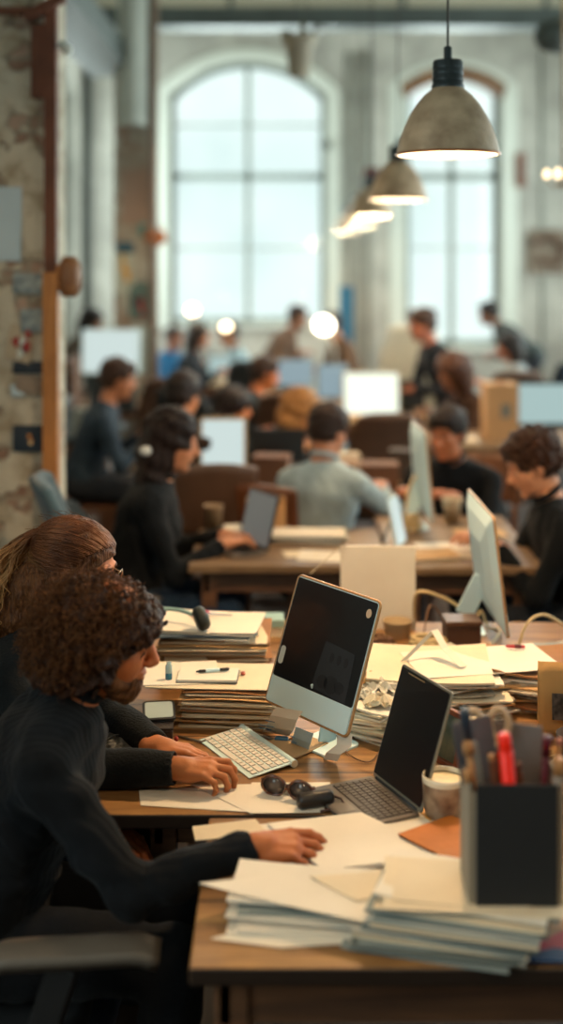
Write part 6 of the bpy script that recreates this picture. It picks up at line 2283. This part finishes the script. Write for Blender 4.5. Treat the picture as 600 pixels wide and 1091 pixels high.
for i, (x, y, rx, lab) in enumerate(((.60, 2.86, .055, 'tan wire coil heaped behind the pen box'), (.78, 2.80, .06, 'second tan wire coil between pen box and right edge'), (.70, 2.72, .05, 'third tan wire coil lowest at the right of the pen box'))):
    coil('wire_coil', (x, y, Z2), rx, rx * .8, 6, .0036, mat('tan_wire', '#a8824c', .4, .4), lab, .05, 20 + i, jit=.02)
paper_stack(.74, 2.42, Z2, 6, .24, .20, .006, 8, [M_kraft2, M_kraft, M_news], 'brown paper bundle at the right of the pen box', 'brown bundles right of the pen box', seed=88, jit=(.012, 10))
cable([(470, 805, .745, None), (440, 790, .75, None), (395, 770, .745, None), (372, 788, .745, None), (356, 775, .745, None)], .0022, M_brown_c, 'thin brown cable wandering on the desk between both screens')
cable([(352, 770, .745, None), (368, 800, .745, None), (392, 812, .745, None), (405, 800, .745, None)], .0018, M_brown_c, 'thinnest dark cord on the wood right of the tilted computer')
# ================================================================= second row and beyond
Z3 = .7402
paper_stack(.12, 5.28, Z3, 5, .31, .16, .007, -3, [M_paperb, M_paper, M_paperg], 'paper bundle on the second row desk beside the grey laptop', 'papers beside the second row laptop', seed=91, jit=(.01, 6), top_label='top white sheets of the second row pile by the grey laptop')
prismed('paper_sheet', rect(.20, 4.98, .26, .17, -6), Z3, .002, M_paper, 'white sheet at the front of the second row desk', seed=2, curl=.004)
prismed('paper_sheet', rect(.08, 5.02, .14, .10, 10), Z3 + .0002, .002, M_paper2, 'cream sheet right of the grey second row laptop', seed=3, curl=.003)
prismed('paper_sheet', rect(.72, 5.12, .30, .19, 5), Z3, .002, M_paper, 'large sheet the profile man is reading', seed=5, curl=.004)
prismed('paper_sheet', rect(.80, 5.02, .26, .17, -9), Z3 + .0025, .002, M_paper2, 'cream sheet under the hands of the profile man', seed=6, curl=.004)
prismed('paper_sheet', rect(.88, 5.40, .22, .16, 4), Z3, .002, M_kraft, 'tan sheet on the table before the bent dark haired man', seed=7, curl=.004)
folder(.60, 4.98, Z3, .22, .16, .014, 8, M_kraft, 'tan folder lying near the rounded front corner of the reading table', None, seed=9)
pc_ = empty('paper_cup', (.785, 5.62, Z3), 0, 'pale paper cup on the table before the bent dark haired man', 'cup')
MB().lathe([(0, .004), (.030, .004), (.031, 0), (.0445, .108), (.047, .112), (.044, .115), (.041, .108), (.030, .01), (0, .01)], seg=30).build('cup_body', mat('cup_cream', '#cdbb9c', .7), pc_, smooth=True)
MB().lathe([(0, .095), (.042, .095)], seg=30).build('drink', mat('coffee_brown', '#3a2215', .2), pc_)
cc_ = empty('paper_cup', (-.30, 5.38, Z3), 0, 'tall beige cup beside the arm of the long haired woman', 'cup')
MB().lathe([(0, .004), (.030, .004), (.031, 0), (.043, .125), (.046, .128), (.042, .130), (.030, .01), (0, .01)], seg=30).build('cup_body', mat('beige_cup', '#8f7a62', .7), cc_, smooth=True)
bw = empty('white_dish', (-.21, 5.30, Z3), 0, 'white dish piled with paper behind the grey laptop keyboard', 'dish')
MB().lathe([(0, 0), (.03, 0), (.035, .006), (.075, .035), (.078, .038), (.072, .037), (.03, .012), (0, .01)], seg=32).build('dish_body', M_white_paint, bw, smooth=True)
MB().box((0, 0, .045), (.08, .06, .02), (0.1, 0, .3)).build('folded_napkin', M_paper, bw, bevel=.004)
kbx = empty('cardboard_box', (-.07, 5.42, Z3), R(4), 'open tan cardboard box behind the grey second row laptop', 'box')
b = MB()
b.box((0, -.045, .075), (.17, .004, .15)).box((0, .045, .075), (.17, .004, .15)).box((-.083, 0, .075), (.004, .09, .15)).box((.083, 0, .075), (.004, .09, .15)).box((0, 0, .003), (.17, .09, .006))
b.build('box_body', mat('tan_carton', '#b78e62', .8, var=.06), kbx)
MB().box((0, -.062, .150), (.17, .036, .003), (R(-35), 0, 0)).build('flap', MATS['tan_carton'], kbx)
tb_ = empty('tablet', (.515, 5.20, Z3), R(70), 'small pale blue tablet propped upright beside the table edge', 'tablet')
Mt = Matrix.Rotation(R(-12), 3, 'X')
MB().prism(rounded(.15, .20, .012), 0, .008, Mt @ Matrix(((1, 0, 0), (0, 0, 1), (0, 1, 0))), Mt @ V(0, 0, .10)).build('tablet_body', M_aluw, tb_, bevel=.001)
MB().prism(rounded(.135, .18, .006), -.001, .0, Mt @ Matrix(((1, 0, 0), (0, 0, 1), (0, 1, 0))), Mt @ V(0, 0, .10)).build('screen', M_scr_pale, tb_)
MB().bar(Mt @ V(0, .010, .12), V(0, .09, .001), .05, .004).build('prop', M_dark, tb_)
coil('wire_tangle', (.56, 5.42, Z3), .06, .05, 6, .006, M_cream_c, 'cream cable tangle at the foot of the second row computer', .07, 31, jit=.03)
cable([(432, 545, 0, 5.3), (436, 520, 0, 5.4), (446, 505, 0, 5.5), (452, 512, 0, 5.45)], .006, M_cream_c, 'cream cable rising behind the second row computer')
for i, (x, y, w_, d_, h_, cl, lab) in enumerate((
        (-.02, 6.45, .16, .12, .10, '#8a5f3e', 'brown box on the desk right of the framed pale screen'),
        (.52, 6.50, .20, .16, .13, '#6d4a34', 'dark brown box on the desk before the bent man in black'),
        (.36, 6.62, .12, .12, .16, '#b9a78c', 'beige block on the desk behind the man in grey'),
        (.08, 6.72, .22, .15, .08, '#4b3a2e', 'low dark box on the desk before the blond person'))):
    o = empty('carton', (x, y, Z3), R(i * 7 - 8), lab, 'box')
    m_ = mat('carton_' + cl[1:], cl, .8, var=.08)
    MB().box((0, 0, h_ * .45), (w_, d_, h_ * .9)).build('carton_body', m_, o, bevel=.003)
    MB().box((0, 0, h_ * .95), (w_ + .006, d_ + .006, h_ * .1)).build('lid', m_, o, bevel=.003)
# tan cardboard box by the black framed monitor
o = empty('cardboard_box', (1.475, 8.25, Z3), R(2), 'tall tan cardboard box left of the black framed monitor', 'box')
MB().box((0, 0, .19), (.22, .2, .38)).build('box_body', MATS['tan_carton'], o, bevel=.004)
MB().box((.02, -.102, .20), (.06, .003, .09)).build('grey_label', M_paperg, o)
MB().box((0, 0, .383), (.05, .2, .004)).build('tape', M_kraft2, o)
for i, (x, y, mm, lab) in enumerate(((.55, 9.2, M_kraft, 'tan folder pile under the brightest monitor'), (1.15, 9.3, M_kraft2, 'brown folder right of the brightest monitor'),
                                    (1.15, 8.1, M_paper, 'white folder on the desk at the right edge'), (-.5, 12.15, M_paper, 'white folder on the small desk before the big window'),
                                    (.3, 10.6, M_kraft, 'tan folder on the cluttered desk under the oval lamp'), (-.1, 10.7, M_paper, 'white folder on the cluttered desk under the oval lamp'),
                                    (-1.7, 8.5, M_paper, 'white folder on the dark desk by the post'), (1.5, 10.8, M_paper2, 'cream folder before the black haired person'),
                                    (.75, 9.55, M_kraft2, 'brown folder behind the brightest monitor'))):
    folder(x, y, Z3, .30, .22, .03, 5 * i - 12, mm, lab, None, seed=200 + i)
# printer like box on the dark desk
pr = empty('printer', (-1.72, 8.72, Z3), 0, 'dark printer with white paper in its tray on the dark desk', 'printer')
MB().box((0, 0, .11), (.40, .34, .22)).build('printer_body', mat('dark_teal_plastic', '#1b2c30', .5), pr, bevel=.02)
MB().box((-.06, -.10, .235), (.16, .18, .02), (R(14), 0, 0)).box((.10, -.19, .10), (.17, .12, .02)).build('paper_tray', M_paper, pr, bevel=.003)
MB().box((.13, -.172, .18), (.09, .006, .05)).build('control_panel', M_grey, pr, bevel=.002)
# blue roll-up banner and lamps
bn = empty('banner', (.67, 12.6, 0), 0, 'narrow bright blue banner standing between the two windows', 'banner')
MB().box((0, 0, .86), (.15, .02, 1.64)).build('blue_cloth', mat('blue_banner', '#2e6f93', .7, var=.1), bn)
MB().box((0, 0, .02), (.2, .14, .04)).build('banner_base', M_alu, bn, bevel=.005)


def desk_lamp(base, head, label, r, estr, colr, aim, m=M_dark):
    o = empty('desk_lamp', base, 0, label, 'lamp')
    B_ = V(*base)
    h = V(*head) - B_
    MB().lathe([(0, 0), (.075, 0), (.078, .006), (.06, .016), (0, .018)], seg=24).build('base', m, o, smooth=True)
    el = V(h.x * .4 + .06, h.y * .4 + .05, h.z * .65)
    MB().tube([(0, 0, .01), el, h], .008, 8).build('arm', m, o, smooth=True)
    A = basis(V(*aim), (0, 0, 1))
    Mq = Matrix((A.col[1], A.col[2], A.col[0])).transposed()
    MB().lathe([(0, -r * .9), (r * .35, -r * .85), (r * .5, -r * .5), (r, .0), (r * .97, .0), (r * .45, -r * .5), (0, -r * .6)], h, 28, Mq).build('lamp_shade', m, o, smooth=True)
    MB().lathe([(0, .0), (r * .6, -.002), (r * .93, -.012), (r * .6, -r * .3), (0, -r * .45)], h, 24, Mq).build('bulb', mat('lamp_glow_%d' % int(estr * 10), '#fff3dd', .4, emit=colr, estr=estr), o, smooth=True)
    l = bpy.data.lights.new('desk_light', 'POINT')
    l.energy = 4
    l.color = (1, .78, .5)
    l.shadow_soft_size = r
    lo = bpy.data.objects.new('desk_light', l)
    lo.location = V(*head) + V(*aim).normalized() * .06
    COL.objects.link(lo)
    return o


h1 = at(345, 347, 10.55)
desk_lamp((.45, 10.75, Z3), tuple(h1), 'desk lamp with a brilliant white oval head in the middle of the room', .10, 7, (1, .97, .86, 1), (-.15, -1, -.45), M_white_paint)
h2 = at(205, 331, 12.2)
desk_lamp((-.78, 12.35, Z3), tuple(h2), 'warm glowing desk lamp above the person in dark, under the big window', .07, 4, (1, .84, .60, 1), (0, -1, -.35))
h3 = at(241, 349, 12.25)
desk_lamp((-.45, 12.35, Z3), tuple(h3), 'lower warm desk lamp right of the other one under the big window', .065, 3, (1, .82, .56, 1), (.1, -1, -.8))
# things on the column
yc = 11.2 - .172


def on_column(name, x0, y0, x1, y1, m, lab, marks=None, yy=yc, cat='poster'):
    a, b = at(x0, y0, yy), at(x1, y1, yy)
    o = empty(name, ((a.x + b.x) / 2, yy, (a.z + b.z) / 2), 0, lab, cat)
    w_, h_ = b.x - a.x, a.z - b.z
    MB().surf(lambda u, v: (-w_ / 2 + w_ * u, -.004 - .008 * math.sin(v * 3), -h_ / 2 + h_ * v), 4, 4, .002).build('sheet', m, o)
    if marks:
        strokes(o, w_, h_, marks, 4, int(x0), -.02)
    return o


on_column('poster', 122, 266, 143, 312, mat('pale_poster', '#b9bcae', .8), 'pale poster with yellow and blue patches on the plastered column', [M_yel, mat('ochre_print', '#b98f3a', .7), M_yel])
on_column('blue_cloth_cap', 124, 258, 143, 272, mat('petrol_cloth', '#2c5568', .8), 'petrol blue patch above the pale poster on the column', cat='cloth')
on_column('poster', 138, 300, 160, 340, mat('greyteal_poster', '#5e7570', .8), 'grey teal poster below the brown bag on the column', [M_navy, M_red])
on_column('poster', 130, 180, 160, 238, mat('pinkish_poster', '#a28878', .8), 'faded pinkish sheet high on the plastered column')
on_column('poster', 140, 345, 160, 400, mat('white_poster', '#aab5b0', .8), 'whitish sheet low on the plastered column')
bg_ = empty('hanging_bag', at(166, 262, 10.95), 0, 'orange brown bag hanging on the right side of the column', 'bag')
s = SDF([-.14, -.08, -.05], [.14, .08, .26], .008)
s.ell((0, 0, .07), (.10, .05, .08), None, .02)
s.ell((-.05, 0, .13), (.05, .04, .04), None, .02)
s.wobble(.006, 30, 2)
link_mesh('bag_body', s.mesh('bag_body'), mat('orange_brown_cloth', '#a0603a', .8, var=.2, vscale=20), bg_)
MB().tube([(-.05, 0, .14), (0, .02, .26), (.05, 0, .14)], .006, 8).build('bag_strap', M_brown_c, bg_, smooth=True)
gc = on_column('green_card', 148, 238, 160, 252, M_teal, 'small teal card above the orange brown bag on the column', cat='card')
# ================================================================= more chairs, screens and boxes that crowd the room
M_bc = mat('umber_fabric', '#4b3527', .8, var=.15, vscale=12)
M_dc = mat('dusk_fabric', '#20282c', .85, var=.1, vscale=12)
for (x, y, a, top, m, lab) in (
        (.62, 7.6, 95, 1.05, M_bc, 'umber chair just behind the bent dark haired man'),
        (.10, 8.4, 80, 1.08, M_bc, 'umber chair beneath the person in dark grey by the oval lamp'),
        (-.62, 9.4, 60, 1.0, M_dc, 'dusky chair standing free between the column and the oval lamp'),
        (-.95, 10.1, 100, 1.02, M_bc, 'umber chair right of the pale board like screen'),
        (1.75, 9.6, 100, 1.12, M_bc, 'umber chair behind the black framed monitor'),
        (-.25, 11.4, 85, 1.05, M_dc, 'dusky chair in front of the big window, right of the warm lamps'),
        (-1.55, 7.0, 10, 1.05, M_dc, 'dusky chair in shade right behind the timber post')):
    office_chair((x, y, 0), R(a), lab, m, top=top, arms=False, bw=.46)
for (x, y, a, w, h, z, scr, fr, lab) in (
        (-.02, 6.85, 0, .30, .20, .06, M_black, M_dark, 'low dark monitor on the desk before the man in pale grey'),
        (.12, 10.72, 10, .34, .24, .10, M_scr_blue, mat('bluegrey_frame', '#66777d', .5), 'small blue grey monitor left on the cluttered desk'),
        (-.62, 12.35, 0, .26, .20, .05, M_scr_aqua, M_dark, 'small aqua monitor on the small desk under the big window'),
        (.98, 9.45, -15, .26, .22, .06, M_black, M_dark, 'dark monitor right of the brightest white one')):
    monitor((x, y, .7402), R(a), w, h, z, lab, scr, fr)
rrq = random.Random(17)
tones = ['#6a4630', '#8c6a48', '#3c3028', '#a98f6c', '#54443a', '#7d8480']
spots = [(-.05, 6.35, 'brown box nearest the framed pale screen'), (.30, 6.40, 'carton in front of the low dark monitor'), (.66, 6.72, 'carton at the right end of the desk before the bent man'),
         (.95, 9.7, 'carton behind the dark monitor by the brightest screen'), (.30, 9.3, 'carton left of the brightest screen'), (1.15, 8.45, 'carton left of the tall cardboard box'),
         (.55, 10.85, 'carton at the foot of the oval lamp'), (-.15, 10.95, 'carton on the left of the cluttered desk'), (1.25, 10.75, 'carton before the person with black hair'),
         (1.62, 11.1, 'carton behind the person with black hair'), (-1.75, 10.5, 'carton beside the pale board like screen'), (-1.35, 8.45, 'carton on the dark desk by the man in dark blue')]
for i, (x, y, lab) in enumerate(spots):
    w_, d_, h_ = rrq.uniform(.12, .24), rrq.uniform(.10, .16), rrq.uniform(.07, .20)
    cl = tones[i % 6]
    o = empty('carton', (x, y, .7402), R(rrq.uniform(-20, 20)), 'small ' + lab, 'box')
    m_ = mat('carton_' + cl[1:], cl, .8, var=.08)
    MB().box((0, 0, h_ * .45), (w_, d_, h_ * .9)).build('carton_body', m_, o, bevel=.003)
    MB().box((0, 0, h_ * .95), (w_ + .006, d_ + .006, h_ * .1)).build('lid', m_, o, bevel=.003)
# tall shelving unit with binders, in the shade behind the timber post
sh_ = empty('shelf_unit', (-1.98, 9.75, 0), 0, 'dark shelving unit behind the timber post, loaded with binders', 'shelf')
b = MB()
for z in (.04, .42, .80, 1.14):
    b.box((0, 0, z), (.66, .30, .025))
b.build('shelf_board', M_desk_side, sh_)
for x in (-.335, .335):
    MB().box((x, 0, .59), (.025, .30, 1.18)).build('side_panel', M_desk_side, sh_)
for lv, z in enumerate((.4335, .8135)):
    x = -.30
    for k in range(8):
        wd = .045 + .02 * ((k * 7 + lv) % 3)
        hh = .24 + .02 * (k % 3)
        o = empty('binder', (-1.98 + x + wd / 2, 9.72, z), 0, 'upright binder on the shaded shelving unit behind the post', 'binder', 'binders on the shelving unit')
        MB().box((0, 0, hh / 2), (wd - .004, .20, hh)).build('cover', mat('binder_%d' % (k % 4), ['#27383f', '#6a5140', '#8f948c', '#3a2a24'][k % 4], .7), o, bevel=.003)
        MB().box((0, -.1012, hh * .7), (wd * .6, .002, hh * .25)).build('spine_label', M_paper, o)
        x += wd
# exposed wires and lamp cords running down the far wall and more pipework
st(MB().tube([(LX + .3, 12.0, 4.6), (RX, 12.0, 4.6)], .05, 12).build('beam_pipe', M_steel, smooth=True))
